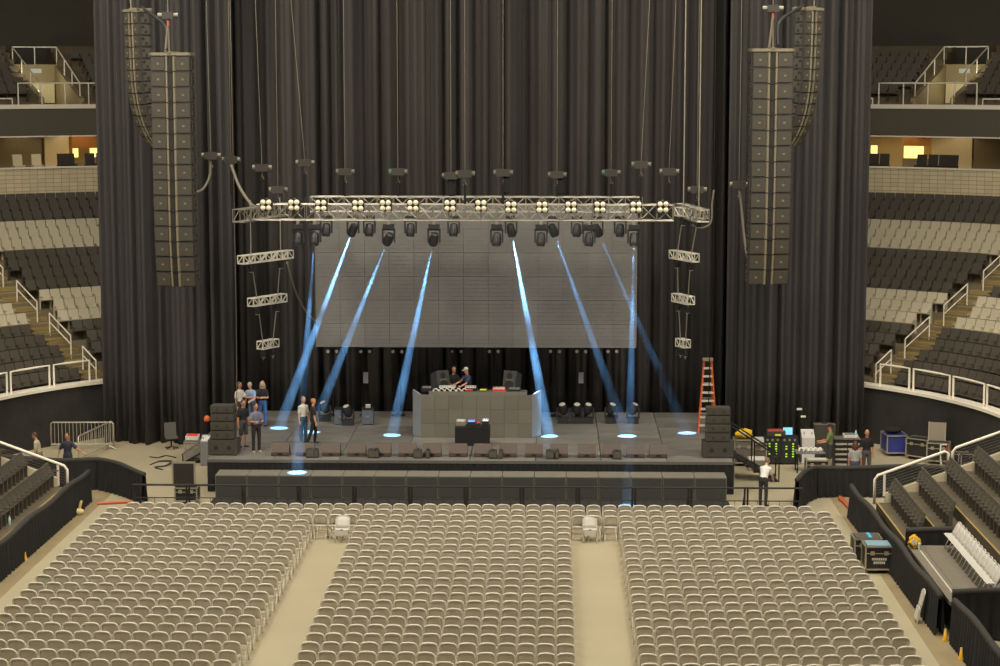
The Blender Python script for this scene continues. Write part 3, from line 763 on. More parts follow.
for s in (-1, 1):
    wh = 'group side' if s < 0 else 'ladder side'
    px = 170 if s < 0 else 773
    p = YP(px, 53 if s < 0 else 49, 70.5)
    line_array('long straight column of black line array speakers, '+wh, p, R(5)*s, 15, 1.42, .545, .55, lambda k: 0 if k < 9 else (.8 if k < 12 else 2.2))
    rod(None, 'x', p, p+Vector((0,0,.1)), .01, black_steel)
    bpy.data.objects.remove(bpy.data.objects['x'])
    # motor above
    hq = YP(168 if s < 0 else 773, 16 if s < 0 else 9, 70.8)
    r = thing('chain_hoist', 'grey chain hoist on top of the long speaker column, '+wh, 'hoist', hq)
    MB().bx(-.2,.2,-.13,.13,-.1,.14).build('motor', hoist_m, r); MB().cyl((-.36,0,.02),(.36,0,.02),.09,n=10).build('axle', cap_m, r)
    MB().bx(-.04,.04,-.04,.04,-.35,-.1).build('hook', mat('orange_hook', (190,90,50), .5), r)
    rod(r, 'chain', hq, Vector((hq.x, hq.y, 21.5)), .02, chain_m, 6)
    for e in (-.28, .05): rod(r, 'leg_chain', hq-Vector((0,0,.2)), Vector((hq.x+e*.4, hq.y, p.z+.05)), .05 if e < 0 else .03, chain_m, 6)
    q = YP(131 if s < 0 else 814, 9.5 if s < 0 else 8, 73.5)
    line_array('curved column of line array speakers turned outward, '+wh, q, R(-52)*(-s) if s > 0 else R(-52), 12, 1.15, .42, .5, lambda k: .4 if k < 6 else (3.5 if k < 9 else 7), side=-s)
    r = thing('chain_hoist', 'grey chain hoist above the curved speaker column, '+wh, 'hoist', q+Vector((0,0,1.2)))
    MB().bx(-.2,.2,-.13,.13,-.1,.14).build('motor', hoist_m, r)
    rod(r, 'chain', q+Vector((0,0,1.2)), Vector((q.x, q.y, 21.5)), .02, chain_m, 6); rod(r, 'sling', q+Vector((0,0,.05)), q+Vector((0,0,1.2)), .03, chain_m, 6)
    cable('black cable bundle running between the two speaker columns, '+wh, [p+Vector((s*.2,.3,.1)), p+Vector((s*.25,.6,.9)), (p+q)/2+Vector((0,.2,.6)), q+Vector((-s*.3,.3,.1))], .06)
# ------------------------------------------------------------------ people
REMESH = []
skin_m = [mat('skin_light', (214,166,134), .55), mat('skin_tan', (186,134,102), .55), mat('skin_brown', (140,98,74), .55)]
eye_m = mat('eye_dark', (40,32,28), .4); lip_m = mat('lips', (160,96,86), .5)
def ellring(c, ax, ay, rx, ry, n=12):
    return [Vector(c)+ax*(rx*math.cos(2*PI*i/n))+ay*(ry*math.sin(2*PI*i/n)) for i in range(n)]
def loft(mb, rings):
    n = len(rings[0]); vs = [p for r in rings for p in r]; fs = []
    for k in range(len(rings)-1):
        for i in range(n): fs.append((k*n+i, k*n+(i+1) % n, (k+1)*n+(i+1) % n, (k+1)*n+i))
    fs += [tuple(range(n-1, -1, -1)), tuple(range((len(rings)-1)*n, len(rings)*n))]
    mb.add(vs, fs)
def limb(mb, pts, rad, n=10):
    rings = []; K = len(pts)
    for k in range(K):
        d = (pts[min(k+1, K-1)]-pts[max(k-1, 0)]).normalized()
        a = d.cross(Vector((0, 1, .01))).normalized() if abs(d.y) < .9 else d.cross(Vector((1, 0, 0))).normalized()
        b = d.cross(a); rings.append(ellring(pts[k], a, b, rad[k], rad[k], n))
    loft(mb, rings)
    mb.ball(pts[0], rad[0], 10, 7); mb.ball(pts[-1], rad[-1], 10, 7)
X_ = Vector((1,0,0)); Y_ = Vector((0,1,0)); Z_ = Vector((0,0,1))
def remesh(mb, name, m, parent, vox):
    o = mb.build(name, m, parent, smooth=True)
    r = o.modifiers.new('remesh', 'REMESH'); r.mode = 'VOXEL'; r.voxel_size = vox; r.use_smooth_shade = True
    s = o.modifiers.new('smooth', 'SMOOTH'); s.iterations = 3; s.factor = .5
    REMESH.append(o); return o
DOWN = Vector((0, 0, -1))
def person(label, loc, face, shirt, trousers, hair, skin=0, shoes=(40,38,36), al=None, ar=None, ll=None, lr=None, lean=0, turn=0, h=1.76, shorts=False, long_hair=False, cap=None, group=None, bald=False):
    """face: heading in degrees, 0 looks toward -Y. al/ar: (upper arm dir, forearm dir); ll/lr: (thigh dir, shin dir)"""
    loc = Vector(loc)
    t = thing('person', label, 'person', loc, R(face), group); t.scale = (h/1.76,)*3
    al = al or ((.16, .02, -1), (.08, -.2, -1)); ar = ar or ((-.16, .02, -1), (-.08, -.2, -1))
    ll = ll or ((.05, -.02, -1), (0, .04, -1)); lr = lr or ((-.05, -.02, -1), (0, .04, -1))
    def nv(v): return Vector(v).normalized()
    hipz = 0
    legs = []
    for e, (th, sh) in ((1, ll), (-1, lr)):
        th, sh = nv(th), nv(sh)
        legs.append((e, th, sh)); hipz = max(hipz, -(th.z*.43+sh.z*.43)+.085)
    Lr = Matrix.Rotation(R(lean), 3, 'X'); pel = Vector((0, 0, hipz+.04))
    def U(x, y, z): return pel+Lr @ Vector((x, y, z))
    ax, ay = X_, Lr @ Y_
    body = MB(); sh_ = MB(); tr = MB()
    prof = [(-.05,.13,.10), (.05,.15,.105), (.14,.135,.095), (.26,.15,.105), (.38,.165,.11), (.46,.15,.095), (.51,.09,.07)]
    loft(body, [ellring(U(0, 0, z), ax, ay, a*.9, b*.88) for z, a, b in prof])
    loft(sh_, [ellring(U(0, 0, z), ax, ay, a*1.1, b*1.12) for z, a, b in prof[:1]+prof]+[ellring(U(0, 0, .53), ax, ay, .07, .065)])
    limb(body, [U(0, .01, .46), U(0, -.005, .60)], [.062, .056])
    # head, turned on the neck
    Hr = Lr @ Matrix.Rotation(R(turn), 3, 'Z')
    hc = U(0, -.015, .705)
    def Hd(x, y, z): return hc+Hr @ Vector((x, y, z))
    hb = MB(); hb.ball((0,0,.01), .118, 14, 10, (.66,.82,1)); hb.ball((0,-.03,-.055), .075, 12, 8, (.75,.8,.9))
    hb.prism([(-.09,.015),(-.122,-.025),(-.09,-.03)], 0, -.014, .014)
    for e in (-1, 1): hb.ball((e*.079, .01, -.005), .03, 8, 6, (.35,.7,1.1))
    M4 = Matrix.Translation(hc) @ Hr.to_4x4()
    body.M = M4; body.add(hb.v, hb.f); body.M = None
    for e in (-1, 1):
        q = MB().ball((0,0,0), .012, 8, 5).build('eye', eye_m, t); q.location = Hd(e*.032, -.09, .012)
    q = MB().bx(-.024,.024,-.006,.006,-.005,.005).build('mouth', lip_m, t); q.location = Hd(0, -.087, -.068); q.rotation_euler = Hr.to_euler()
    # arms and hands
    for e, (u, f) in ((1, al), (-1, ar)):
        u, f = nv(u), nv(f); s0 = U(e*.175, 0, .43); el = s0+u*.29; wr = el+f*.25
        limb(body, [s0, s0+u*.12, el, el+f*.08, wr], [.052, .05, .041, .043, .029])
        limb(sh_, [U(e*.12, 0, .43), s0, s0+u*.1, s0+u*.2], [.08, .072, .068, .07])
        # palm, four fingers of unequal length bending twice, thumb from the side of the palm
        a = f.cross(Vector((0, 1, .2))).normalized(); 
        if abs(a.x) < .3: a = f.cross(Vector((1, 0, 0))).normalized()
        b = f.cross(a).normalized()
        body.M = None
        pc = [wr+f*.0, wr+f*.04, wr+f*.09]
        loft(body, [ellring(pc[0], b, a, .028, .022), ellring(pc[1], b, a, .04, .018), ellring(pc[2], b, a, .042, .015)])
        cv = a*e
        for k, L in enumerate((.068, .08, .074, .058)):
            r0 = wr+f*.085+b*((k-1.5)*.0215)
            limb(body, [r0, r0+f*L*.5-cv*.008, r0+f*L*.85-cv*.03], [.0105, .0098, .0088], 6)
        r0 = wr+f*.03+b*.036; limb(body, [r0, r0+f*.03+b*.022-cv*.01, r0+f*.06+b*.024-cv*.02], [.013, .012, .0105], 6)
    # legs and feet
    for e, th, sh in legs:
        hp = Vector((e*.09, 0, hipz)); kn = hp+th*.43; an = kn+sh*.43
        limb(body, [hp, hp.lerp(kn, .5), kn, kn.lerp(an, .35), an], [.078, .068, .05, .052, .034])
        if shorts: limb(tr, [Vector((e*.05, 0, hipz+.05)), hp, hp.lerp(kn, .5), kn-th*.02], [.12, .098, .09, .088])
        else: limb(tr, [Vector((e*.05, 0, hipz+.05)), hp, hp.lerp(kn, .5), kn, kn.lerp(an, .5), an], [.12, .098, .084, .07, .066, .06])
        fd = Vector((0.12*e, -1, 0)).normalized(); ft = MB()
        sole = an+Vector((0, 0, -.06))
        loft(ft, [ellring(sole-fd*.07, fd.cross(Z_), Z_, .035, .03), ellring(sole, fd.cross(Z_), Z_, .042, .05), ellring(sole+fd*.1, fd.cross(Z_), Z_, .05, .035), ellring(sole+fd*.17, fd.cross(Z_), Z_, .035, .02)])
        limb(body, [an, sole+fd*.08], [.032, .022]); ft.build('shoe', mat('shoe_%d_%d_%d' % shoes, shoes, .6), t, smooth=True)
    loft(tr, [ellring(pel+Vector((0,0,z)), X_, Y_, a, b) for z, a, b in ((-.1,.15,.115), (-.02,.172,.128), (.06,.165,.12), (.09,.15,.11))])
    bo = remesh(body, 'body', skin_m[skin], t, .0095)
    remesh(sh_, 'shirt', mat('cloth_%d_%d_%d' % shirt, shirt, .85, noise=(9,.08)), t, .02)
    remesh(tr, 'shorts' if shorts else 'trousers', mat('cloth_%d_%d_%d' % trousers, trousers, .85, noise=(9,.08)), t, .02)
    hm = mat('hair_%d_%d_%d' % hair, hair, .6, noise=(40,.25))
    hair_b = MB()
    if not bald:
        hair_b.ball((0, .018, .032), .118, 14, 10, (.72,.84,.94))
        if long_hair:
            for e in (-1, 1): limb(hair_b, [Vector((e*.06,.03,.0)), Vector((e*.085,.045,-.1)), Vector((e*.08,.05,-.2))], [.06, .05, .035])
            limb(hair_b, [Vector((0,.07,.0)), Vector((0,.085,-.12)), Vector((0,.08,-.24))], [.08, .075, .05])
        # keep the face open
        hb2 = MB(); hb2.M = M4; hb2.add(hair_b.v, hair_b.f); hb2.M = None
        o = remesh(hb2, 'hair', hm, t, .012)
    if cap:
        cb = MB(); cb.M = M4
        cb.lathe([(.088,.03),(.092,.06),(.075,.115),(.03,.138),(.004,.14)], 14); cb.prism([(-.07,-.06),(.07,-.06),(.05,-.17),(-.05,-.17)], 2, .03, .042)
        cb.M = None; cb.build('cap', mat('cap_%d_%d_%d' % cap, cap, .8), t, smooth=True)
    return t
FWD = (.05, -1, -.1)
WH = (222,214,198); BK = (34,34,36)
def gp(px, py, z=SZ): return G(px, py, z)
person('white t-shirted man talking at the rear of the stage group', gp(240, 427), 60, WH, (60,62,70), (120,80,50), 1, al=((.2,-.5,-1), (.1,-1,.1)))
person('man in black t-shirt and dark shorts beside the stacked stage speakers', gp(243.5, 447), 40, BK, (70,66,70), (46,34,26), 1, shorts=True, h=1.74, lr=((-.1,-.15,-1), (-.05,.25,-1)))
person('person in pale blue shirt leaning over behind the group', gp(252.5, 426), -20, (150,172,206), (90,104,130), (190,186,180), 0, lean=14, al=((.2,-.4,-1), (-.2,-.9,-.2)))
person('long-haired person in black t-shirt and jeans with folded arms', gp(263, 426), -10, BK, (70,100,150), (176,160,136), 0, long_hair=True, al=((.3,-.45,-.9), (-1,-.45,.1)), ar=((-.3,-.45,-.9), (1,-.4,-.05)))
person('man in grey-blue t-shirt and dark trousers before the speaker stack', gp(256.5, 452), 30, (112,116,136), (50,44,44), (70,48,36), 1, (200,180,160), al=((.25,-.2,-1), (-.6,-.9,.1)), ar=((-.3,-.3,-1), (.6,-.9,.1)), h=1.78)
person('man in white shirt and teal jeans standing on the stage', gp(303.5, 443), 50, (214,208,190), (54,84,100), (150,120,90), 0, h=1.74)
person('fair-haired walker in dark clothes beside the white-shirted man', gp(313.5, 443.5), 110, (52,46,46), (38,36,40), (206,136,70), 0, ll=((.05,-.3,-1), (.02,.1,-1)), lr=((-.05,.25,-1), (0,.4,-1)), h=1.7)
# DJ riser people
DJZ = 1.85
def yp_floor(px, y, z): p = YP(px, 300, y); return Vector((p.x, y, z))
person('bald man in black t-shirt standing behind the DJ desk', yp_floor(453.5, 78.0, DJZ), 35, (36,36,38), (40,40,44), (60,44,36), 1, bald=True, al=((.2,-.5,-.9), (-.4,-1,.5)), ar=((-.2,-.3,-1), (.2,-1,-.1)))
person('man in navy t-shirt and cap reaching to the DJ desk', yp_floor(468.5, 78.0, DJZ), -55, (70,74,104), (44,46,56), (70,50,40), 0, cap=(226,216,204), al=((.1,-.7,-.8), (0,-1,-.4)), ar=((-.1,-.8,-.7), (0,-1,-.4)), lean=8)
# floor people
person('man in white t-shirt bending behind the barricade by the stage steps', G(763, 506), 150, (232,228,220), (52,48,50), (120,100,90), 0, lean=28, al=((.1,-.5,-1), (0,-.5,-1)), ar=((-.1,-.5,-1), (0,-.5,-1)), h=1.7)
person('man in olive t-shirt, shorts and cap at the monitor desk', G(829.5, 470.5), -100, (112,122,72), (52,54,62), (60,44,36), 1, shorts=True, cap=(60,36,40), al=((.1,-.5,-1), (.0,-1,-.2)), ar=((-.1,-.5,-1), (.0,-1,-.2)))
person('man in black t-shirt and grey trousers behind the low drape', G(866, 478), 5, (30,30,30), (86,80,80), (70,50,40), 1, bald=True, h=1.8)
person('long-haired person in grey t-shirt crouching by the black-shirted man', G(854.5, 480), 170, (150,148,144), (70,76,96), (84,50,40), 1, long_hair=True, lean=10, ll=((.15,-1,-.35), (.05,.35,-1)), lr=((-.15,-1,-.35), (-.05,.35,-1)), h=1.72)
person('man in beige shirt walking past the crowd barrier panels', G(40, 478), -90, (176,164,136), (120,112,94), (90,60,44), 1, lean=12, ll=((.05,-.4,-1), (.02,.1,-1)), lr=((-.05,.3,-1), (0,.5,-1)), h=1.74)
person('man in navy t-shirt with arms out beside the crowd barrier panels', G(68.5, 481), -8, (48,50,66), (54,52,58), (70,44,32), 1, al=((.8,-.1,-.8), (.9,-.3,-.3)), ar=((-.5,.0,-1), (-.2,-.2,-1)), h=1.78)
# apply the surface modifiers once
dg = bpy.context.evaluated_depsgraph_get()
for o in REMESH:
    me = bpy.data.meshes.new_from_object(o.evaluated_get(dg)); me.name = o.name
    for p in me.polygons: p.use_smooth = True
    o.modifiers.clear(); o.data = me
# ------------------------------------------------------------------ stage furniture
booth_m = mat('booth_panel', (116,111,100), .6, noise=(1.5,.06)); booth_m2 = mat('booth_panel_b', (110,105,95), .6, noise=(1.5,.06)); wing_m = mat('booth_wing', (150,150,146), .4)
bl = G(421, 437.5, SZ); brr = G(532, 438, SZ); bY = (bl.y+brr.y)/2; bz = YP(476, 395, bY).z
booth = thing('dj_booth', 'wide grey panelled DJ booth in the middle of the stage', 'booth', ((bl.x+brr.x)/2, bY, SZ))
bwid = brr.x-bl.x; nx, nz = 8, 3; bh = bz-SZ
pm = [MB().bx(-bwid/nx/2+.004, bwid/nx/2-.004, 0, .06, .004, bh/nz-.004).mesh('face_panel', q) for q in (booth_m, booth_m2)]
for i in range(nx):
    for j in range(nz): place(random.choice(pm), 'face_panel', booth, ((i+.5-nx/2)*bwid/nx, 0, j*bh/nz))
for e in (-1, 1):
    a = e*bwid/2
    MB().add([(a,.0,0),(a+e*.35,.55,0),(a+e*.35,.55,bh+.12),(a,.0,bh),(a-e*.03,.06,0),(a+e*.3,.6,0),(a+e*.3,.6,bh+.12),(a-e*.03,.06,bh)],
             [(0,1,2,3),(7,6,5,4),(0,4,5,1),(1,5,6,2),(2,6,7,3),(3,7,4,0)]).build('wing_panel', wing_m, booth)
MB().bx(-bwid/2+.05, bwid/2-.05, .07, 3.2, .4, .65).build('platform', mat('booth_platform', (60,58,54), .7), booth)
MB().bx(-bwid/2+.3, bwid/2-.2, .1, 1.05, bh-.04, bh+.04).build('desk_top', mat('desk_grey', (96,94,90), .5), booth)
MB().bx(-bwid/2+.3, bwid/2-.2, .08, .12, bh-.04, bh+.12).build('desk_lip', mat('desk_lip', (120,116,108), .5), booth)
for e in (-1, 1): MB().bx(e*1.9-.04, e*1.9+.04, .2, .9, .65, bh-.04).build('leg', black_steel, booth)
DT = bz+.04
# gear on the desk
def gear(name, label, c, s, m, top=None, cat='equipment', rz=0, extra=None, group=None):
    """boxy device with a control face and feet"""
    r = thing(name, label, cat, c, rz, group)
    x, y, z = s
    MB().prism([(-y/2,.02),(y/2,.02),(y/2,z),(-y/2,z*.8)], 0, -x/2, x/2).build('body', m, r)
    for ex in (-1, 1):
        for ey in (-1, 1): MB().bx(ex*x*.4-.015, ex*x*.4+.015, ey*y*.4-.015, ey*y*.4+.015, 0, .02).build('foot', black_plastic, r)
    if top:
        MB().box((0, 0, z*.9+.006), (x*.85, y*.8, .012), Matrix.Rotation(math.atan2(z*.2, y), 3, 'X')).build('control_panel', top, r)
    for k in range(extra or 0):
        MB().cyl((-x*.3+k*x*.6/max(1, extra-1), -y*.1, z*.88), (-x*.3+k*x*.6/max(1, extra-1), -y*.1, z*.93+.04), .02, n=8).build('knob', alu, r)
    return r
bx_ = booth.location.x; by_ = booth.location.y
panel_w = mat('console_white', (206,202,196), .4); panel_g = mat('console_grey', (120,120,120), .4); red_m = mat('red_lit', (190,60,50), .4, emit=(220,60,50,.3)); yel_m = mat('yellow_green_lit', (190,190,60), .4, emit=(190,200,60,.35)); blue_l = mat('blue_lit', (120,150,240), .4, emit=(110,150,255,1.2))
gear('turntable_deck', 'white topped player crowded with cables on the DJ desk', (bx_-1.15, by_+.6, DT), (.75,.55,.2), black_plastic, panel_w, extra=3)
gear('mixer', 'white topped mixer beside the man in navy', (bx_-.25, by_+.6, DT), (.5,.5,.2), black_plastic, panel_w, extra=4)
gear('media_player', 'player with red lights on the DJ desk', (bx_-.3, by_+.25, DT), (.32,.2,.13), black_plastic, red_m)
gear('media_player', 'player with yellow-green lights on the DJ desk', (bx_+.25, by_+.3, DT), (.3,.25,.13), black_plastic, yel_m)
gear('media_player', 'red and white player near the middle of the DJ desk', (bx_+.85, by_+.55, DT), (.5,.45,.16), red_m, panel_w, extra=3)
gear('media_player', 'dark grey player at the empty end of the DJ desk', (bx_+1.45, by_+.55, DT), (.5,.45,.15), black_plastic, panel_g, extra=3)
gear('media_player', 'dark grey player under the tilted booth monitor with a mic stand', (bx_-1.95, by_+.6, DT), (.4,.4,.18), black_plastic, panel_g, extra=3)
for k in range(6):
    a = bx_-1.7+k*.22
    cable('pale tangled cable lying on the DJ desk', [(a, by_+.2, DT+.03), (a+.1, by_+.3, DT+.16), (a+.22, by_+.24, DT+.1), (a+.3, by_+.35, DT+.03)], .022, white_m, 'patch_cable')['group'] = 'tangled cables on the DJ desk'
# tilted booth monitors on stands
def wedge_speaker(name, label, loc, rz, tilt, s=(.55,.5,.8), group=None, stand=0, m=dark_box):
    r = thing(name, label, 'speaker', loc, rz, group)
    T = Matrix.Translation((0, 0, stand+s[2]*.5)) @ Matrix.Rotation(R(tilt), 4, 'X')
    mb = MB(); mb.M = T; mb.prism([(-s[1]/2,-s[2]/2),(-s[1]/2,s[2]/2),(s[1]/2,s[2]/2*.8),(s[1]/2,-s[2]/2*.8)], 0, -s[0]/2, s[0]/2); mb.build('cabinet', m, r)
    for z, rr in ((-.17, .19), (.2, .12)):
        mb = MB(); mb.M = T; mb.cyl((0,-s[1]/2-.015,z*s[2]/.8),(0,-s[1]/2+.01,z*s[2]/.8),rr*s[0]/.55,n=14); mb.build('driver', slot_m, r)
    mb = MB(); mb.M = T; mb.bx(-s[0]*.3,s[0]*.3,-s[1]/2-.012,-s[1]/2,s[2]*.02,s[2]*.07); mb.build('badge', badge_m, r)
    if stand: MB().cyl((0,0,0),(0,0,stand+.1),.05).build('stand_pole', black_steel, r); MB().cyl((0,0,0),(0,0,.03),.25,n=12).build('stand_base', black_steel, r)
    return r
p = YP(440, 388, by_+1.2); wedge_speaker('booth_monitor', 'black tilted booth monitor beside the bald DJ', (p.x, by_+1.35, SZ+.65), R(35), -12, stand=.95, m=mat('monitor_grey', (70,70,68), .6))
p = YP(512, 388, by_+1.2); wedge_speaker('booth_monitor', 'grey tilted booth monitor at the empty end of the desk', (p.x, by_+1.35, SZ+.65), R(-25), -12, stand=.95, m=mat('monitor_grey', (70,70,68), .6))
# small covered table before the booth
tb = G(472.5, 446, SZ); tzp = YP(472, 427, tb.y).z
tbl = thing('gear_table', 'black cloth covered gear table before the DJ booth', 'table', (tb.x, tb.y, SZ))
th_ = tzp-SZ
MB().bx(-.65,.65,0,.6,th_-.04,th_).build('tabletop', black_plastic, tbl)
MB().grid(lambda u, v: (-.66+1.32*u, -.02+.015*math.sin(u*40), .02+(th_-.02)*v), 60, 2).build('cloth', black_cloth, tbl, smooth=True)
for ex in (-.6, .6):
    for ey in (.05, .55): MB().bx(ex-.02,ex+.02,ey-.02,ey+.02,0,th_-.04).build('leg', black_steel, tbl)
gear('control_console', 'silver knobbed control box on the gear table', (tb.x-.45, tb.y+.3, SZ+th_), (.35,.35,.22), alu, panel_w, extra=3)
gear('control_console', 'control box with blue lights on the gear table', (tb.x-.05, tb.y+.3, SZ+th_), (.3,.3,.2), black_plastic, blue_l, extra=4)
gear('control_console', 'control box with a red light on the gear table', (tb.x+.22, tb.y+.25, SZ+th_), (.15,.2,.14), black_plastic, red_m)
gear('control_console', 'control box with white lit buttons on the gear table', (tb.x+.48, tb.y+.3, SZ+th_), (.25,.3,.24), black_plastic, mat('white_lit', (230,232,255), .4, emit=(220,226,255,.8)), extra=3)
MB_ = None
# floor wedges along the stage edge
wedge_b = mat('wedge_brown', (94,80,70), .6, noise=(2,.06))
WX = [280, 305, 331, 356.5, 381.5, 407, 432, 458, 483, 508, 534, 559, 587, 611.5, 636, 658.5]
wr = thing('stage_wedge', 'x', 'speaker')
MB().prism([(0,.02),(.0,.16),(.16,.46),(.3,.46),(.52,.02)], 0, -.33, .33).build('cabinet', wedge_b, wr)
MB().prism([(-.012,.05),(-.012,.15),(.14,.44),(.158,.44)], 0, -.31, .31).build('rear_panel', mat('wedge_back', (84,71,62), .6), wr)
MB().bx(-.33,.33,.02,.5,0,.02).build('base', black_plastic, wr)
MB().bx(-.08,.08,-.02,.0,.06,.12).build('socket_plate', black_steel, wr)
learn(wr)
for k, px in enumerate(WX):
    o = wr if k == 0 else copy_tree(wr)
    g = G(px, 457.5+.3*k/16, SZ); o.location = (g.x, 71.95, SZ)
    o.location.x = YP(px, 450, 71.95).x
    nearby = 'at the end by the speaker stack, group side' if k == 0 else ('at the end by the speaker stack, ladder side' if k == 15 else ordinal(k+1)+' from the group-side speaker stack')
    tag(o, 'brown stage monitor wedge '+nearby, 'speaker', 'monitor wedges along the stage edge')
# small black boxes between the wedges
for k, px in enumerate((310.5, 316.5, 372, 377, 418, 428, 493, 501, 550, 557, 617)):
    x = YP(px, 452, 71.75).x
    r = thing('stage_box', 'small black connector box on the stage edge, %s from the group-side end' % ordinal(k+1), 'box', (x, 71.62, SZ), 0, 'connector boxes along the stage edge')
    w_ = .3 if k % 2 == 0 else .14
    MB().bx(-w_/2, w_/2, 0, .28, .01, .32).build('body', mat('connector_box', (66,62,56), .6), r); MB().bx(-w_/2+.02, w_/2-.02, -.012, 0, .06, .28).build('socket_panel', mat('socket_panel', (88,84,76), .5), r)
    MB().bx(-.03,.03,.1,.18,.32,.35).build('handle', black_steel, r)
# corner speaker stacks
for s, x0, x1, yb in ((-1, 208, 237, 456.5), (1, 703, 733, 461)):
    wh = 'group side' if s < 0 else 'ladder side'
    y0 = 72.0
    a = YP(x0, yb, y0).x; b = YP(x1, yb, y0).x; cx = (a+b)/2; wd = b-a
    z = SZ
    for k, (hh, ww, dp, nm) in enumerate(((.6, wd, .9, 'wide bottom subwoofer'), (.33, wd*.8, .7, 'second cabinet'), (.33, wd*.8, .7, 'third cabinet'), (.31, wd*.78, .7, 'fourth cabinet'), (.3, wd*.78, .7, 'top cabinet'))):
        r = thing('stack_speaker', '%s of the black speaker stack on the stage corner, %s' % (nm, wh), 'speaker', (cx, y0, z+.001), R(8)*-s*0)
        MB().prism([(0,.02),(0,hh-.01),(dp,hh-.04),(dp,.05)], 0, -ww/2, ww/2).build('cabinet', mat('stack_cabinet', (74,70,64), .6, noise=(3,.1)), r)
        for ex in (-1, 1): MB().bx(ex*ww*.42-.03, ex*ww*.42+.03, .05, dp-.1, 0, .02).build('skid', black_plastic, r)
        MB().bx(-ww*.46, ww*.46, -.015, 0, .06, hh-.05).build('grille', grille_m, r)
        for ex in (-.22, .22): MB().cyl((ex*ww,-.03,hh*.5),(ex*ww,-.015,hh*.5),hh*.13,n=10).build('port', slot_m, r)
        z += hh
    # steps up to the stage side with a handrail
# upstage light stands, floor heads
ST = [(333, 0), (366, 1), (398, 0), (457, 0), (494, 0), (555, 0), (581, 1), (612, 2)]
for k, (px, b) in enumerate(ST):
    y = 81.0; x = YP(px, 380, y).x; zt_ = YP(px, 349, y).z
    r = thing('light_stand', 'slim black pole with lamp bracket under the video screen, %s' % ['behind the walker', 'with a white control box', 'behind the beam to the booth', 'behind the bald DJ', 'behind the navy-shirted DJ', 'beside the booth wing', 'with a hanging white box', 'bare one nearest the orange ladder'][k], 'stand', (x, y, SZ))
    rod(r, 'pole', (x, y, SZ), (x, y, zt_), .03, black_steel)
    MB().cyl((0,0,0),(0,0,.03),.28,n=12).build('base_plate', black_steel, r)
    for e in (-.18, .18): MB().lathe([(.05,-.12),(.1,-.1),(.11,.05),(.04,.1)], 10, (e,-.05,zt_-SZ-.05)).build('lamp_can', par_m, r); MB().cyl((e,-.17,zt_-SZ-.08),(e,-.15,zt_-SZ-.08),.07,n=10).build('lamp_lens', lens_m, r)
    MB().bx(-.3,.3,-.03,.03,zt_-SZ+.04,zt_-SZ+.1).build('crossbar', black_steel, r)
    if b == 1: MB().bx(-.1,.1,-.12,-.03,zt_-SZ-1.4,zt_-SZ-.95).build('control_box', mat('pale_control_box', (170,172,178), .5), r)
def floor_head(px, py, k, lab):
    g = G(px, py, SZ)
    r = thing('floor_light', lab, 'lamp', g)
    MB().bx(-.22,.22,-.18,.18,0,.2).build('base', head_m, r)
    mb = MB(); mb.bx(-.26,-.2,-.08,.08,.2,.62); mb.bx(.2,.26,-.08,.08,.2,.62); mb.bx(-.26,.26,-.1,.1,.18,.24); mb.build('yoke', head_m, r)
    h_ = MB().lathe([(.1,-.22),(.17,-.1),(.18,.1),(.15,.25)], 12).build('head', head_m, r); h_.location = (0,0,.55); h_.rotation_euler = (R(25),0,R(20*k))
    MB().cyl((0,0,.25),(0,0,.256),.12,n=12).build('lens', lens_m, h_)
for k, (px, py) in enumerate(((325, 421), (348, 425), (563, 423), (577, 423), (587.5, 423), (611, 423), (633, 423))):
    floor_head(px, py, k-3, 'black moving head standing on the stage rear, %s' % ['behind the walker', 'beside the grey flight case pair', 'nearest the booth wing', 'second from the booth wing', 'third from the booth wing', 'under the bare pole', 'nearest the orange ladder'][k])
for k, px in enumerate((340, 367.5)):
    g = G(px, 425, SZ)
    r = thing('flight_case', 'small grey-blue flight case at the stage rear, %s' % ['under the blue beam', 'below the white control box'][k], 'case', g)
    MB().bx(-.22,.22,0,.4,.04,.62).build('body', mat('case_grey_blue', (96,104,118), .5), r); MB().bx(-.24,.24,-.02,.42,.62,.66).build('lid', black_plastic, r)
    for ex in (-.18, .18): MB().cyl((ex,.05,.03),(ex+.02,.05,.03),.03,n=8).build('wheel', black_plastic, r)
    MB().bx(-.08,.08,-.025,0,.3,.36).build('latch', alu, r)
    if k: MB().box((.02,.1,.75),(.2,.05,.14),Matrix.Rotation(.3,3,'X')).build('paper', white_m, r)
# step ladder
lg = G(707, 432, SZ); lt = YP(708, 360, lg.y).z
org = mat('orange_fibreglass', (206,92,44), .5)
ld = thing('step_ladder', 'tall orange fibreglass step ladder standing at the stage edge', 'ladder', lg)
H_ = lt-SZ
def LP(e, t, back): return lg+Vector((e*(.34-.2*t), (.75 if back else -.35)*(1-t)+.1, H_*t))
for e in (-1, 1):
    rod(ld, 'rail', LP(e, 0, 0), LP(e, 1, 0), .045, org, 4); rod(ld, 'rear_rail', LP(e*.9, 0, 1), LP(e*.9, 1, 1), .035, org, 4)
stp = None
for k in range(8):
    t = (k+1)/9; a = LP(-1, t, 0); b = LP(1, t, 0)
    MB().bx(a.x, b.x, a.y-.06, a.y+.08, a.z-.05, a.z+.02).build('step', alu_w, ld, world=True)
    if k % 2: rod(ld, 'rear_brace', LP(-.9, t, 1), LP(.9, t, 1), .015, alu_w, 6)
MB().bx(lg.x-.2, lg.x+.2, lg.y-.05, lg.y+.25, lt-.04, lt+.06).build('top_cap', mat('ladder_cap', (150,140,120), .5), ld, world=True)
for e in (-1, 1): a = LP(e, .45, 0); b = LP(e, .45, 1); rod(ld, 'spreader', a, b, .012, alu, 6)
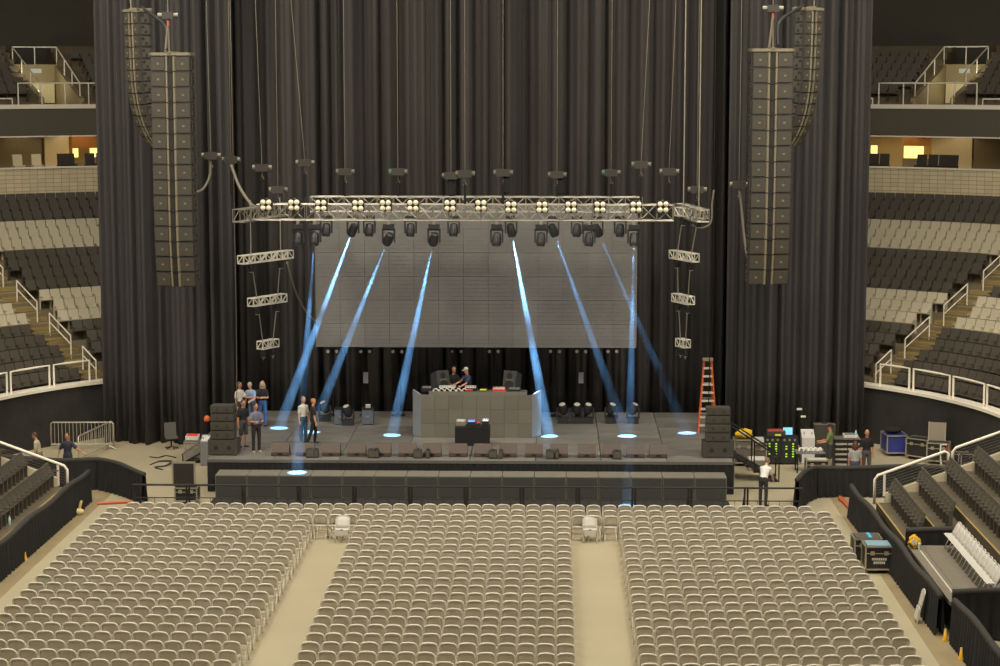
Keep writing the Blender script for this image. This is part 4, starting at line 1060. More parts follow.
# ------------------------------------------------------------------ folding chairs on the floor
def chair_meshes(mp, mf):
    fr = MB(); pts = [Vector((-.215,.2,0))]
    for z in (.25, .5, .66): pts.append(Vector((-.222, .2-.42*z/.82, z)))
    for k in range(7):
        a = PI-PI*k/6; z = .72+.11*math.sin(a); pts.append(Vector((.222*math.copysign(abs(math.cos(a))**.7, math.cos(a)), .2-.42*z/.82, z)))
    for z in (.66, .5, .25): pts.append(Vector((.222, .2-.42*z/.82, z)))
    pts.append(Vector((.215,.2,0))); fr.tube(pts, .02, 5)
    bk = MB()
    def bf(u, v, off=0):
        x = (u-.5)*.43; zt_ = .70+.11*math.sqrt(max(0, 1-(abs(x)/.222)**3)); z = .45+(zt_-.45)*v
        return (x, .2-.42*z/.82+.03*(1-(2*u-1)**2)+off, z)
    n = len(bk.v); bk.grid(lambda u, v: bf(u, v, -.012), 6, 3); bk.grid(lambda u, v: bf(u, v, .012), 6, 3)
    # close the rim
    N = 7*4; rim = [i for i in range(7)]+[6+7*j for j in range(1, 4)]+[21+i for i in range(5, -1, -1)]+[7*j for j in (2, 1)]
    bk.f += [(rim[i], rim[(i+1) % len(rim)], rim[(i+1) % len(rim)]+N, rim[i]+N) for i in range(len(rim))]
    st = MB(); st.prism([(-.22,.425),(-.21,.455),(.17,.465),(.22,.445),(.2,.425)], 0, -.215, .215)
    lg_ = MB().tube([(0,.1,.43), (0,-.1,.2), (0,-.3,0)], .014, 5)
    cb = MB().tube([(-.2,-.24,.07), (.2,-.24,.07)], .011, 5)
    return [('back_frame', fr.mesh('back_frame', mf, True)), ('backrest', bk.mesh('backrest', mp, True)), ('seat', st.mesh('seat', mp)), ('leg', lg_.mesh('leg', mf, True)), ('crossbar', cb.mesh('crossbar', mf, True))]
CM = chair_meshes(chair_m, chair_frame)
whc = mat('white_chair_plastic', (198,194,184), .45)
CW = chair_meshes(whc, whc)
def put_chair(ms, name, label, p, rz, group=None):
    t = thing(name, label, 'chair', p, rz, group)
    for nm, me in ms:
        if nm == 'leg':
            for e in (-1, 1): place(me, nm, t, (e*.19, 0, 0))
        else: place(me, nm, t)
    return t
allc = []; PITCH = .5; RP = .825
for k in range(24):
    y = 65.75-RP*k
    blocks = [('L', -7.87-.26, -1, 14), ('M', -6.36+.24, 1, 14), ('R', 2.12+.25, 1, 14)]
    for bname, x0, d, n in blocks:
        for i in range(n):
            if k == 0 and ((bname == 'L' and i > 12) or (bname == 'R' and i > 12)): continue
            x = x0+d*i*PITCH if bname != 'M' else -6.36+.235+i*(6.92-.48)/13
            allc.append((x, y, bname, k, i))
    if k < 3:
        for i in range(3): allc.append((-7.87+.25+i*.49, y, 'A', k, i))
        for i in range(3): allc.append((.56+.26+i*.52, y, 'A', k, i))
vis = []
for c in allc:
    px, py = prj((c[0], c[1], .82))
    if -12 < px < 1012 and py < 668: vis.append(c)
vis.sort(key=lambda c: c[1])
LBL = {'L': 'block along the unbroken drape', 'M': 'block between the aisles', 'R': 'block beside the road cases', 'A': 'aisle head'}
rest = MB(); ranges = []
for n, (x, y, b, k, i) in enumerate(vis):
    rz = R(random.uniform(-2.5, 2.5)); p = Vector((x+random.uniform(-.012,.012), y+random.uniform(-.02,.02), 0))
    if n < 300:
        lab = 'beige folding chair, %s from %s, %s row from barricade, %s' % (ordinal(i+1), 'drape-side aisle' if b == 'M' else 'the aisle', ordinal(k+1), LBL[b])
        put_chair(CM, 'folding_chair', lab, p, rz, 'floor chairs, '+{'L': 'drape block', 'M': 'middle block', 'R': 'road case block', 'A': 'aisle'}[b])
    else:
        T = Matrix.Translation(p) @ Matrix.Rotation(rz, 4, 'Z')
        for nm, me in CM:
            for e in ((-.19, .19) if nm == 'leg' else (0,)):
                rest.M = T @ Matrix.Translation((e, 0, 0)); ranges.append((len(rest.f), nm in ('back_frame', 'leg', 'crossbar'))); rest.add([v.co for v in me.vertices], [tuple(f.vertices) for f in me.polygons])
o = rest.build('chair_rows', chair_m, smooth=True); o.data.materials.append(chair_frame)
for (a, fr_), (b_, _) in zip(ranges, ranges[1:]+[(len(rest.f), 0)]):
    if fr_:
        for j in range(a, b_): o.data.polygons[j].material_index = 1
tag(o, 'remaining beige folding chairs in the floor rows nearer the stage', 'chairs', kind='stuff')
print('floor chairs', len(vis))
for (px, py, lab) in ((342, 543, 'white folding chair turned around at the end of the aisle beside the drape-side block'), (590, 543, 'white folding chair turned around at the end of the aisle beside the road-case-side block')):
    g = G(px, py, 0); t = put_chair(CW, 'turned_chair', lab, (g.x, g.y+.15, 0), R(180))
    MB().bx(-.045,.045,-.03,-.0,.0,.03).build('grip_slot', slot_m, t).location = (0, .215, .43)
    sp = MB().bx(-.19,.19,.0,.015,.26,.43).build('front_apron', whc, t); sp.location = (0,.2,0)
for s in (1, -1):
    xa, xb = sorted((CX+s*12.98, CX+s*13.9)); tag(MB().bx(xa, xb, 30, 72, .001, .006).build('floor_edge_'+('right' if s == 1 else 'left'), mat('darker_floor_edge', (146,130,98), .6, noise=(1.2,.12))), kind='structure')  # thin strip of darker floor along each drape
# ------------------------------------------------------------------ side risers with tip-up seats
riser_m = mat('riser_deck', (92,82,64), .7, noise=(2,.15)); tele = mat('riser_seat', (92,86,76), .5, noise=(3,.05))
def tele_mesh():
    mb = MB()     # faces -Y in local space
    mb.prism([(.06,.34),(.1,.34),(.2,.86),(.14,.88)], 0, -.23, .23)
    mb.prism([(-.02,.42),(.04,.40),(.13,.72),(.07,.76)], 0, -.21, .21)   # tipped-up seat
    mb.prism([(-.2,.60),(.12,.62),(.12,.57),(-.2,.56)], 0, .225, .275)
    mb.bx(.23, .27, -.02, .1, 0, .57)
    return mb.mesh('riser_seat', tele)
TS = tele_mesh()
RYE = {1: 65.4, -1: 67.2}; RT_ = .9; RR = .36; RZ0 = 1.0; RX0 = 13.75
tl = []
ORDS = ['first', 'second', 'third', 'fourth', 'fifth', 'sixth', 'seventh']
for s in (1, -1):
    wh = 'road case side' if s == 1 else 'unbroken drape side'
    ri = thing('seating_riser', 'stepped concrete seating riser with yellow edges, '+wh, 'riser', (CX+s*RX0, RYE[s], 0))
    ydeck = 59.6
    for i in range(6):
        xa, xb = sorted((CX+s*(RX0+i*RT_), CX+s*(RX0+(i+1)*RT_))); z = RZ0+i*RR
        y0 = ydeck if (s == 1 and i < 2) else 36
        MB().bx(xa, xb, y0, RYE[s], 0, z).build('step', riser_m, ri, world=True)
        xe = CX+s*(RX0+i*RT_); e0, e1 = sorted((xe, xe+s*.06))
        MB().bx(e0, e1, y0, RYE[s], z, z+.015).build('nosing', nosing_m, ri, world=True)
        for k in range(60):
            y = RYE[s]-.35-k*.5
            if y < y0+.3: break
            p = Vector((CX+s*(RX0+i*RT_+.4), y, z)); px, py = prj(p+Vector((0,0,.5)))
            if -130 < px < 1130 and py < 760: tl.append((p, R(-90) if s == 1 else R(90), s, i, k))
    # pale end slab and end railing
    e0 = Vector((CX+s*(RX0+.1), RYE[s]+.12, RZ0)); 
    prof = [(CX+s*(RX0+.3), RZ0-.1), (CX+s*(RX0+6.1), RZ0+2.0), (CX+s*(RX0+6.1), RZ0+2.45), (CX+s*(RX0+.3), RZ0+.3)]
    MB().prism(prof, 1, RYE[s]+.02, RYE[s]+.2).build('end_slab', mat('pale_end_slab', (206,194,164), .6), ri, world=True)
    er = thing('end_railing', 'white sloped railing with thin bars at the riser end, '+wh, 'railing', (CX+s*RX0, RYE[s]+.1, RZ0))
    def EP(d, h): return Vector((CX+s*(RX0+d), RYE[s]+.1, RZ0+(0 if s == 1 else -.18)+.1+d*.37+h))
    for k, (d0, d1) in enumerate(((-.05, 2.35), (2.5, 4.9), (5.05, 6.1))):
        h0 = .78
        MB().tube([EP(d0, -.15 if k == 0 else .1), EP(d0, h0-.1), EP(d0+.1, h0), EP(d1-.1, h0), EP(d1, h0-.1), EP(d1, .1)], .05, 8).build('rail', white_rail, er, smooth=True, world=True)
        if k == 0: rod(er, 'post', EP(d0+.32, .0), EP(d0+.32, h0), .045, white_rail)
        for q in range(1, 8): rod(er, 'infill_bar', EP(d0, h0*q/8+.08), EP(d1, h0*q/8+.0), .008, mat('infill_grey', (92,86,76), .5), 5)
rs = MB()
for n, (p, rz, s, i, k) in enumerate(tl):
    qx, qy = prj(p+Vector((0,0,.5)))
    if not (-12 < qx < 1012 and qy < 675):
        rs.M = Matrix.Translation(p) @ Matrix.Rotation(rz, 4, 'Z'); rs.add([v.co for v in TS.vertices], [tuple(f.vertices) for f in TS.polygons]); continue
    o = place(TS, 'riser_seat', None, p, (0, 0, rz))
    wh = 'road case side' if s == 1 else 'unbroken drape side'
    tag(o, 'grey tipped-up seat, %s from end railing, %s riser row, %s' % (ordinal(k+1), ORDS[i], wh), 'seat', 'riser seats, %s row, %s' % (ORDS[i], wh))
tag(rs.build('riser_seat_rows', tele), 'remaining grey tipped-up seats along the higher riser rows', 'seats', kind='stuff')
# ------------------------------------------------------------------ low black drapes
def low_drape(label, pts, z0=.03, z1=1.1, fold=.3, amp=.06, thick=.12):
    pts = [Vector((p[0], p[1], 0)) for p in pts]; L = [0]
    for a, b in zip(pts, pts[1:]): L.append(L[-1]+(b-a).length)
    T = L[-1]; n = int(T/fold*9)
    def at(d):
        for i in range(len(pts)-1):
            if d <= L[i+1]+1e-6:
                a, b = pts[i], pts[i+1]; t = (d-L[i])/(L[i+1]-L[i]); dr = (b-a).normalized(); return a.lerp(b, t), Vector((-dr.y, dr.x, 0))
    t = thing('low_drape', label, 'drape', pts[0])
    for sg in (-1, 1):
        def fn(u, v):
            c, nn = at(T*u); w = sg*(thick/2+(1-v)*(.05+amp*math.sin(2*PI*T*u/fold+1.8*math.sin(T*u*1.7)+1.1*math.sin(T*u*4.1))))
            zz = z1+.05*math.sin(T*u*1.3) if v > .99 else z0+(z1-z0)*v
            return c+nn*w+Vector((0, 0, zz))
        MB().grid(fn, n, 4).build('cloth', black_cloth, t, smooth=True, world=True)
    MB().tube([at(T*k/24)[0]+Vector((0,0,z1+.0+.05*math.sin(T*k/24*1.3))) for k in range(25)], .09, 8).build('top_roll', mat('black_cloth_top', (56,53,49), .9), t, smooth=True, world=True)
    for k in range(max(2, int(T/3))):
        c = at(T*(k+.5)/max(2, int(T/3)))[0]; rod(t, 'post', c, c+Vector((0,0,z1)), .03, black_steel)
    return t
low_drape('long black drape over the rink boards beside the silver road cases', [(CX+13.5, 52.9), (CX+13.4, 60), (CX+13.25, 67.6)])
low_drape('near black drape section beyond the leaning white chair', [(CX+13.95, 44), (CX+13.75, 52.3)], z1=1.2)
low_drape('short black cross drape ending the white chair platform, far end', [(CX+13.7, 59.5), (CX+15.7, 59.5)], z1=1.4, z0=.1)
low_drape('black cross drape closing the near end of the white chair platform', [(CX+13.75, 52.6), (CX+17.5, 52.6)], z1=1.3)
low_drape('long black drape over the rink boards, unbroken side', [(CX-13.65, 46), (CX-13.6, 58), (CX-13.5, 69.6)])
low_drape('curving low black drape between riser end and barricade, unbroken drape side', [G(-40,457,1.1), G(25,458,1.1), G(60,459,1.1), G(98,460,1.1), G(120,465,1.1), G(144,473,1.1)], z1=1.1)
low_drape('curving low black drape between barricade and riser end, road case side', [G(797,480,1.1), G(806,472,1.1), G(816,467.5,1.1), G(850,466.5,1.1), G(895,467.5,1.1), G(985,469,1.1)], z1=1.1)
# ------------------------------------------------------------------ platform with white chairs
pf = thing('chair_platform', 'grey raised platform with aluminium edge holding white folding chairs', 'platform', (CX+13.8, 56, 0))
MB().bx(CX+13.72, CX+15.5, 52.75, 59.3, .9, 1.0).build('deck', mat('platform_grey', (120,112,98), .6, noise=(3,.1)), pf, world=True)
for yy in (53.2, 56, 58.9):
    for xx in (13.9, 15.4): MB().bx(CX+xx-.04, CX+xx+.04, yy-.04, yy+.04, 0, .9).build('leg', black_steel, pf, world=True)
for xx, m_ in ((13.95, alu_w), (14.12, alu)): MB().bx(CX+xx, CX+xx+.05, 52.8, 58.6, 1.0, 1.012).build('edge_strip', m_, pf, world=True)
for k in range(14):
    put_chair(CW, 'white_folding_chair', 'white folding chair on the grey platform, %s from the far cross drape' % ordinal(k+1), (CX+14.95, 58.75-.43*k, 1.0), R(90), 'white chairs on the platform')
# leaning folded chair
fc = thing('folded_chair', 'white folded chair leaning against the black drape', 'chair', Vector((CX+13.1, 54.3, 0)), R(0))
def lean_panel(z0, z1, w0, arch, off, th):
    mb = MB(); n = 8; out = []
    pts = [(-w0, z0), (w0, z0)]+[(w0*math.cos(PI*k/n), z1-arch+arch*math.sin(PI*k/n)) for k in range(n+1)]
    mb.prism(pts, 0, off-th/2, off+th/2); mb.M = None
    t_ = math.tan(R(13)); mb.v = [(x+z*t_, y, z) for x, y, z in mb.v]; return mb
lean_panel(.5, .95, .21, .12, 0, .03).build('backrest', whc, fc); lean_panel(.12, .48, .2, .05, -.03, .03).build('seat', whc, fc)
for e in (-.2, .2): MB().tube([(.0,e,0),(.95*math.tan(R(13))-.03,e*.9,.85)], .016, 6).build('leg', whc, fc)
MB().tube([(.02,-.2,.06),(.02,.2,.06)], .014, 6).build('crossbar', whc, fc)
# ------------------------------------------------------------------ road cases
case_black = mat('case_laminate', (40,38,36), .45); case_blue = mat('case_blue', (46,54,124), .45); case_top = mat('case_top_blue', (130,160,176), .5)
edge_m = mat('case_edge', (186,178,158), .35, .6)
def road_case(label, loc, rz, w, d, h, m=case_black, top=None, wheels=True, group=None, print_=False, latch=True):
    r = thing('road_case', label, 'case', loc, rz, group); zb = .12 if wheels else .0
    MB().bx(-w/2+.015, w/2-.015, .015, d-.015, zb+.012, h-.012).build('body', m, r)
    for x in (-w/2, w/2):
        for y in (0, d): MB().box((x*.985, y if y == 0 else y, (zb+h)/2), (.045, .045, h-zb)).build('edge', edge_m, r)
    for z in (zb+.02, h-.02):
        for y in (0, d): MB().box((0, y, z), (w, .045, .045)).build('edge', edge_m, r)
        for x in (-w/2, w/2): MB().box((x*.985, d/2, z), (.045, d, .045)).build('edge', edge_m, r)
    if top: MB().bx(-w/2+.06, w/2-.06, .06, d-.06, h-.012, h+.012).build('lid_label', top, r)
    if latch:
        MB().bx(-w/2, w/2, -.012, .0, h*.72, h*.72+.03).build('lid_band', edge_m, r)
        for x in (-w*.25, w*.25): MB().bx(x-.06, x+.06, -.03, 0, h*.68, h*.68+.12).build('latch', edge_m, r)
    if wheels:
        for x in (-w*.38, w*.38):
            for y in (.1, d-.1): MB().cyl((x-.025,y,.06),(x+.025,y,.06),.06,n=10).build('wheel', mat('wheel_red_brown', (120,70,54), .6), r)
    return r
g = G(879, 574, 0); rc = road_case('front silver-edged black road case with pale blue lid', g, R(0), .84, .8, .86, top=case_top)
for k, (z, w_) in enumerate(((.42, .46), (.31, .36))):
    q = MB()
    n_ = 7 if k == 0 else 6
    for i in range(n_):
        x = -w_/2+w_*(i+.5)/n_; q.bx(x-w_/n_*.38, x+w_/n_*.38, 0, .004, 0, .075)
    q = MB().bx(-w_/2, w_/2, 0, .004, 0, .07) if False else q
    o = q.build('stencil_print', mat('stencil_white', (206,200,190), .6), rc); o.location = (0, .006, z); o['kind'] = 'stuff'
rb = road_case('rear silver-edged road case behind the pale blue lid one', G(873, 574, 0)+Vector((0, 1.0, 0)), R(0), .84, .8, .86, top=mat('case_top_dark', (90,84,76), .5))
MB().bx(-.05,.05,.06,.74,0,.014).build('tape', mat('cyan_tape', (70,180,220), .5), rb).location = (.08,0,.875)
# cases at the rink wall
g = G(897, 456.5, 0); road_case('bright blue road case beside the bare concrete floor', g, R(4), .82, 1.1, .85, case_blue, latch=False)
g = G(914, 460, 0); road_case('black road case between the blue case and the open one', g+Vector((.1,0,0)), R(-38), .95, .6, .85, case_black)
g = G(935, 466, 0); oc = road_case('open black road case with its lid standing up', g+Vector((.15,.3,0)), R(-16), .85, .6, .85, case_black)
MB().box((-.1,.62,1.2), (.62,.06,.72), Matrix.Rotation(R(-10),3,'X')).build('open_lid', mat('lid_lining', (140,130,112), .7), oc)
for x in (-.42, .22): MB().box((x,.6,1.2), (.04,.09,.74), Matrix.Rotation(R(-10),3,'X')).build('lid_edge', edge_m, oc)
bag = thing('equipment_bag', 'black soft bag lying on the blue road case', 'bag', G(897, 456.5, 0)+Vector((-.1,.5,.87)))
MB().ball((0,0,.12), .3, 12, 8, (1.2,.8,.42)).build('body', black_cloth, bag, smooth=True); MB().tube([(-.2,0,.2),(0,0,.34),(.2,0,.2)], .02).build('strap', black_plastic, bag)
ct = thing('equipment_cart', 'low silver frame cart behind the sloped end railing', 'cart', G(961, 468, 0))
for x in (-.45, 0, .45):
    for y in (0, .5): MB().box((x,y,.28), (.04,.04,.56)).build('post', alu, ct)
for z in (.1, .54):
    for y in (0, .5): MB().box((0,y,z), (.94,.04,.04)).build('bar', alu, ct)
MB().bx(-.45,.45,0,.5,.12,.15).build('shelf', black_plastic, ct)
hp = thing('hand_truck', 'red and white folded hand truck beside the open road case', 'cart', G(944, 467, 0))
for x, m_ in ((-.1, white_m), (.1, mat('red_paint', (176,60,44), .5))): MB().tube([(x,0,0),(x*1.4,.1,.5),(x*1.2,.15,.85)], .03).build('upright', m_, hp)
MB().bx(-.14,.14,-.15,.05,0,.03).build('toe_plate', mat('blue_plate', (60,90,170), .5), hp); MB().tube([(-.12,.15,.85),(.12,.15,.85)], .025).build('handle', white_m, hp)
# ------------------------------------------------------------------ monitor desk area
MWY = 77
def at_floor(px, y): p = YP(px, 450, y); return Vector((p.x, y, 0))
road_case('grey topped road case holding the yellow cloth', at_floor(744, 76.6), 0, .75, .7, 1.05, mat('case_grey', (110,104,94), .5), latch=True)
yc = thing('yellow_cloth', 'crumpled yellow cloth with white print on the grey road case', 'cloth', at_floor(743.5, 76.9)+Vector((0,0,1.06)))
def blob(s, u, v): return s
mb = MB().ball((0,0,.16), .3, 14, 10, (1.15,.7,.6)); rnd = random.Random(4)
mb.v = [(x+rnd.uniform(-.05,.05), y+rnd.uniform(-.04,.04), max(.0, z+rnd.uniform(-.05,.07))) for x, y, z in mb.v]
mb.build('folds', mat('yellow_fabric', (230,190,40), .8), yc, smooth=True); MB().box((-.03,-.2,.2), (.2,.02,.12), Matrix.Rotation(.4,3,'Y')).build('print_patch', white_m, yc)
road_case('low grey case stacked with white boxes beside the stage steps', at_floor(757, 76.9), 0, .75, .6, .85, mat('case_grey_brown', (104,94,84), .5))
gear('white_device', 'flat white device on the low grey case', at_floor(757, 77.1)+Vector((0,0,.87)), (.5,.4,.18), panel_w, panel_w)
gear('storage_trunk', 'silver storage trunk standing before the low grey case', at_floor(757, 75.9), (.7,.5,.5), alu, panel_w)
# console rack pair with green meters
for k, px in enumerate((772.5, 789.5)):
    b = at_floor(px, 77.0)
    r = thing('console_rack', 'black equipment rack with green meters, %s' % ['under the red-lit console', 'under the blue screen'][k], 'rack', b)
    MB().bx(-.34,.34,0,.6,.05,1.08).build('cabinet', black_plastic, r)
    grn = mat('green_led', (150,200,60), .4, emit=(170,220,60,.7))
    for c_ in (-.12, .14):
        for q in range(6):
            MB().bx(c_-.035, c_+.035, -.012, 0, .3+q*.1, .3+q*.1+.05).build('meter', grn if (k+q) % 3 or c_ > 0 else slot_m, r)
    for q in range(3): MB().cyl((-.2+q*.2,-.02,.98),(-.2+q*.2,0,.98),.05,n=10).build('knob', alu, r)
    for x in (-.3, .3): MB().bx(x-.04,x+.04,.1,.5,0,.05).build('foot', black_plastic, r)
cn = gear('mixing_console', 'console with red and yellow lights on the rack', at_floor(775.5, 77.2)+Vector((0,0,1.09)), (.72,.4,.26), mat('console_dark', (64,58,56), .5), mat('console_red', (150,70,60), .4, emit=(200,60,40,.2)), extra=4)
MB().bx(-.05,.18,-.215,-.2,.05,.12).build('lit_keys', yel_m, cn)
sc_ = thing('monitor_screen', 'small bright blue monitor screen on the console rack', 'screen', at_floor(787.5, 77.2)+Vector((0,0,1.09)))
MB().box((0,.05,.2), (.42,.05,.34), Matrix.Rotation(R(-8),3,'X')).build('bezel', black_plastic, sc_); MB().box((0,.02,.2), (.36,.012,.28), Matrix.Rotation(R(-8),3,'X')).build('display', mat('blue_display', (110,180,220), .3, emit=(120,190,235,1.0)), sc_); MB().bx(-.12,.12,0,.18,0,.03).build('stand', black_plastic, sc_)
# tables and racks further along
def table(label, b, w, d, h, top_m):
    t = thing('work_table', label, 'table', b)
    MB().bx(-w/2,w/2,0,d,h-.05,h).build('tabletop', top_m, t)
    for x in (-w/2+.05, w/2-.05):
        for y in (.05, d-.05): MB().bx(x-.025,x+.025,y-.025,y+.025,0,h-.05).build('leg', black_steel, t)
    return t
tb1 = at_floor(811, 75.3); table('work table covered with white cables before the monitor desk', tb1, 1.1, .7, .8, panel_g)
for k in range(5):
    cable('white cable heap on the work table', [tb1+Vector((-.45+k*.18,.15,.83)), tb1+Vector((-.35+k*.18,.3,.93)), tb1+Vector((-.2+k*.16,.22,.88)), tb1+Vector((-.1+k*.15,.45,.83))], .035, white_m, 'patch_cable')['group'] = 'white cables on the work table'
gear('rack_unit', 'pale stacked rack unit behind the work table', at_floor(807.5, 77.4)+Vector((0,0,0)), (.5,.5,1.3), panel_w, panel_w, extra=2)
gear('rack_unit', 'pale low mixer on the work table', tb1+Vector((.15,.35,.8)), (.6,.3,.12), panel_w, panel_g, extra=4)
cb = thing('speaker_cabinet', 'dark grey guitar cabinet standing behind the olive-shirted man', 'speaker', at_floor(824.5, 78.3))
MB().bx(-.42,.42,0,.4,.05,1.35).build('box', mat('cab_grey', (72,66,58), .7), cb); MB().bx(-.37,.37,-.015,0,.1,1.25).build('grille', grille_m, cb); MB().bx(-.42,.42,-.005,.4,1.35,1.37).build('top_edge', alu, cb); MB().bx(-.1,.1,.18,.24,1.37,1.42).build('handle', black_plastic, cb)
road_case('black case with white sheets on top beside the olive-shirted man', at_floor(818, 74.2), 0, .85, .5, .72, case_black, panel_w)
dr = thing('drawer_rack', 'dark drawer rack with pale shelves behind the crouching person', 'rack', at_floor(847.5, 76.2))
MB().bx(-.5,.5,.02,.6,.05,1.15).build('cabinet', case_black, dr)
for q in range(5):
    for x in (-.24, .24): MB().bx(x-.22, x+.22, -.02, .02, .14+q*.2, .14+q*.2+.07).build('drawer_front', mat('drawer_pale', (170,164,152), .5), dr)
MB().bx(-.5,.5,.0,.6,1.15,1.19).build('top', alu, dr)
for x in (-.4, .4): MB().cyl((x-.03,.1,.05),(x+.03,.1,.05),.05,n=8).build('wheel', black_plastic, dr)
gear('white_device', 'pale device lying on the drawer rack', at_floor(850, 76.4)+Vector((0,0,1.19)), (.55,.35,.16), panel_w, panel_g)
bt = thing('water_bottle', 'pale blue water bottle on the drawer rack', 'bottle', at_floor(855.5, 76.35)+Vector((0,0,1.19)))
MB().lathe([(.045,0),(.05,.02),(.05,.2),(.02,.26)], 10).build('body', mat('blue_bottle', (130,200,210), .3), bt, smooth=True); MB().lathe([(.022,.26),(.022,.3)], 8).build('cap', white_m, bt)
ms = thing('lamp_stand', 'tall thin stand with two small bright lamps at the monitor desk', 'stand', at_floor(800, 77.9))
hb = YP(798, 409, 77.9).z
MB().tube([(0,0,0),(0,0,hb-.3),(-.05,0,hb)], .02).build('pole', black_steel, ms)
for k, (dx, dz) in enumerate(((-.06, 0), (.1, -.3), (.16, -.5))):
    MB().bx(dx-.1,dx+.1,-.06,.06,hb+dz-.03,hb+dz+.03).build('lamp', white_m if k < 2 else par_m, ms)
    if k: MB().tube([(0,0,hb+dz-.1),(dx,0,hb+dz-.03)], .012).build('arm', black_steel, ms)
for a in (0, 2.1, 4.2): MB().tube([(0,0,.3),(.35*math.cos(a),.35*math.sin(a),0)], .018).build('leg', black_steel, ms)
cs = thing('task_chair', 'dark task chair with mesh back before the tall drape', 'chair', G(171.5, 449, 0), R(20))
MB().prism([(.18,.5),(.22,.5),(.3,1.05),(.26,1.06)], 0, -.24, .24).build('backrest', mat('chair_charcoal', (86,82,76), .7), cs); MB().bx(-.25,.25,-.25,.22,.45,.52).build('seat', mat('chair_charcoal', (86,82,76), .7), cs)
MB().cyl((0,0,.08),(0,0,.45),.03).build('column', black_steel, cs)
for k in range(5):
    a = 2*PI*k/5; q = MB().tube([(0,0,.1),(.28*math.cos(a),.28*math.sin(a),.04)], .02).build('foot', black_steel, cs)
MB().bx(-.02,.02,-.2,-.16,.05,.12).build('label_tag', white_m, cs)
# ------------------------------------------------------------------ stage steps
for s in (-1, 1):
    wh = 'drape side of the group' if s < 0 else 'ladder side'
    x0 = SL if s < 0 else SR; y0 = 76.6 if s < 0 else 73.6; hi_, lo_ = (.5, .35) if s < 0 else (.95, .9)
    t = thing('stage_steps', 'black stage steps with handrails, '+wh, 'stairs', (x0, y0, 0))
    for k in range(6):
        xa, xb = sorted((x0+s*(.06+k*.3), x0+s*(.36+k*.3))); z = SZ-.2*(k+1)+.0
        if z < .05: z = .05
        MB().bx(xa, xb, y0, y0+1.1, z-.05, z).build('tread', black_plastic, t, world=True)
        MB().bx(xa, xa+.03, y0, y0+1.1, z-.04, z+.006).build('edge_mark', mat('step_edge_orange', (170,110,80), .6) if s > 0 else alu, t, world=True)
    for yy in (y0, y0+1.1):
        rod(t, 'stringer', (x0+s*.05, yy, SZ-.15), (x0+s*1.85, yy, .05), .04, black_steel)
        rod(t, 'rail', (x0+s*.05, yy, SZ+hi_), (x0+s*1.95, yy, lo_), .03, black_steel if s > 0 else mat('grey_rail', (110,104,92), .5))
        for tt in (0, .5, 1):
            px_ = x0+s*(.05+1.85*tt); rod(t, 'post', (px_, yy, max(0, SZ-.2-1.1*tt)), (px_, yy, SZ+hi_+(lo_-SZ-hi_)*tt), .025, black_steel)
# gear at the drape side of the stage
g = G(184, 486, 0)
c_ = road_case('silver-edged road case carrying the dark framed display', G(186, 505, 0), 0, .78, .6, .62, case_black)
ds = thing('framed_display', 'dark flat display with pale frame standing on a road case', 'screen', G(186, 505, 0)+Vector((-.1,.2,.63)))
MB().bx(-.42,.42,0,.08,.02,.88).build('frame', edge_m, ds); MB().bx(-.36,.36,-.012,0,.08,.82).build('panel', mat('display_off', (48,42,38), .5), ds); MB().bx(-.3,.3,-.08,.2,0,.02).build('foot', black_plastic, ds)
road_case('white and grey case beside the stage steps, drape side', G(192, 463, 0), 0, .6, .5, .85, mat('case_pale', (150,146,138), .5))
gear('white_device', 'pale device with red labels on the case by the stage steps', G(192, 463, 0)+Vector((0,.25,.87)), (.5,.4,.22), panel_w, red_m)
gear('white_device', 'pale rack device next to the corner speaker stack', G(206, 466, 0)+Vector((0,.3,0)), (.45,.5,1.15), panel_g, panel_w, extra=2)
og = thing('orange_lamp', 'small orange beacon lamp beside the corner speaker stack', 'lamp', at_floor(207.5, 77.6))
MB().cyl((0,0,0),(0,0,1.5),.03).build('pole', black_steel, og); MB().lathe([(.1,1.5),(.13,1.55),(.12,1.68),(.05,1.74)], 12).build('dome', mat('orange_dome', (220,110,60), .4), og, smooth=True); MB().cyl((0,0,0),(0,0,.04),.2,n=12).build('base', black_steel, og)
fe = thing('fire_extinguisher', 'red fire extinguisher standing behind the corner speaker stack', 'extinguisher', G(231.5, 421, SZ)+Vector((0,0,0)))
MB().lathe([(.09,0),(.1,.03),(.1,.5),(.05,.58),(.03,.64)], 12).build('cylinder', mat('extinguisher_red', (170,40,30), .4), fe, smooth=True); MB().bx(-.03,.12,-.03,.03,.64,.69).build('handle', black_plastic, fe); MB().tube([(.03,0,.62),(.14,0,.5),(.13,0,.2)], .018).build('hose', black_plastic, fe)
cable('black cable coil lying on the floor by the stage steps', [G(150,465), G(160,462)+Vector((0,0,.03)), G(172,463)+Vector((0,0,.06)), G(166,467)+Vector((0,0,.06)), G(155,468)+Vector((0,0,.03)), G(163,470)], .03)
cable('black cable running from the drape to the stage steps', [G(150,457), G(158,458), G(166,456), G(176,458)], .04)
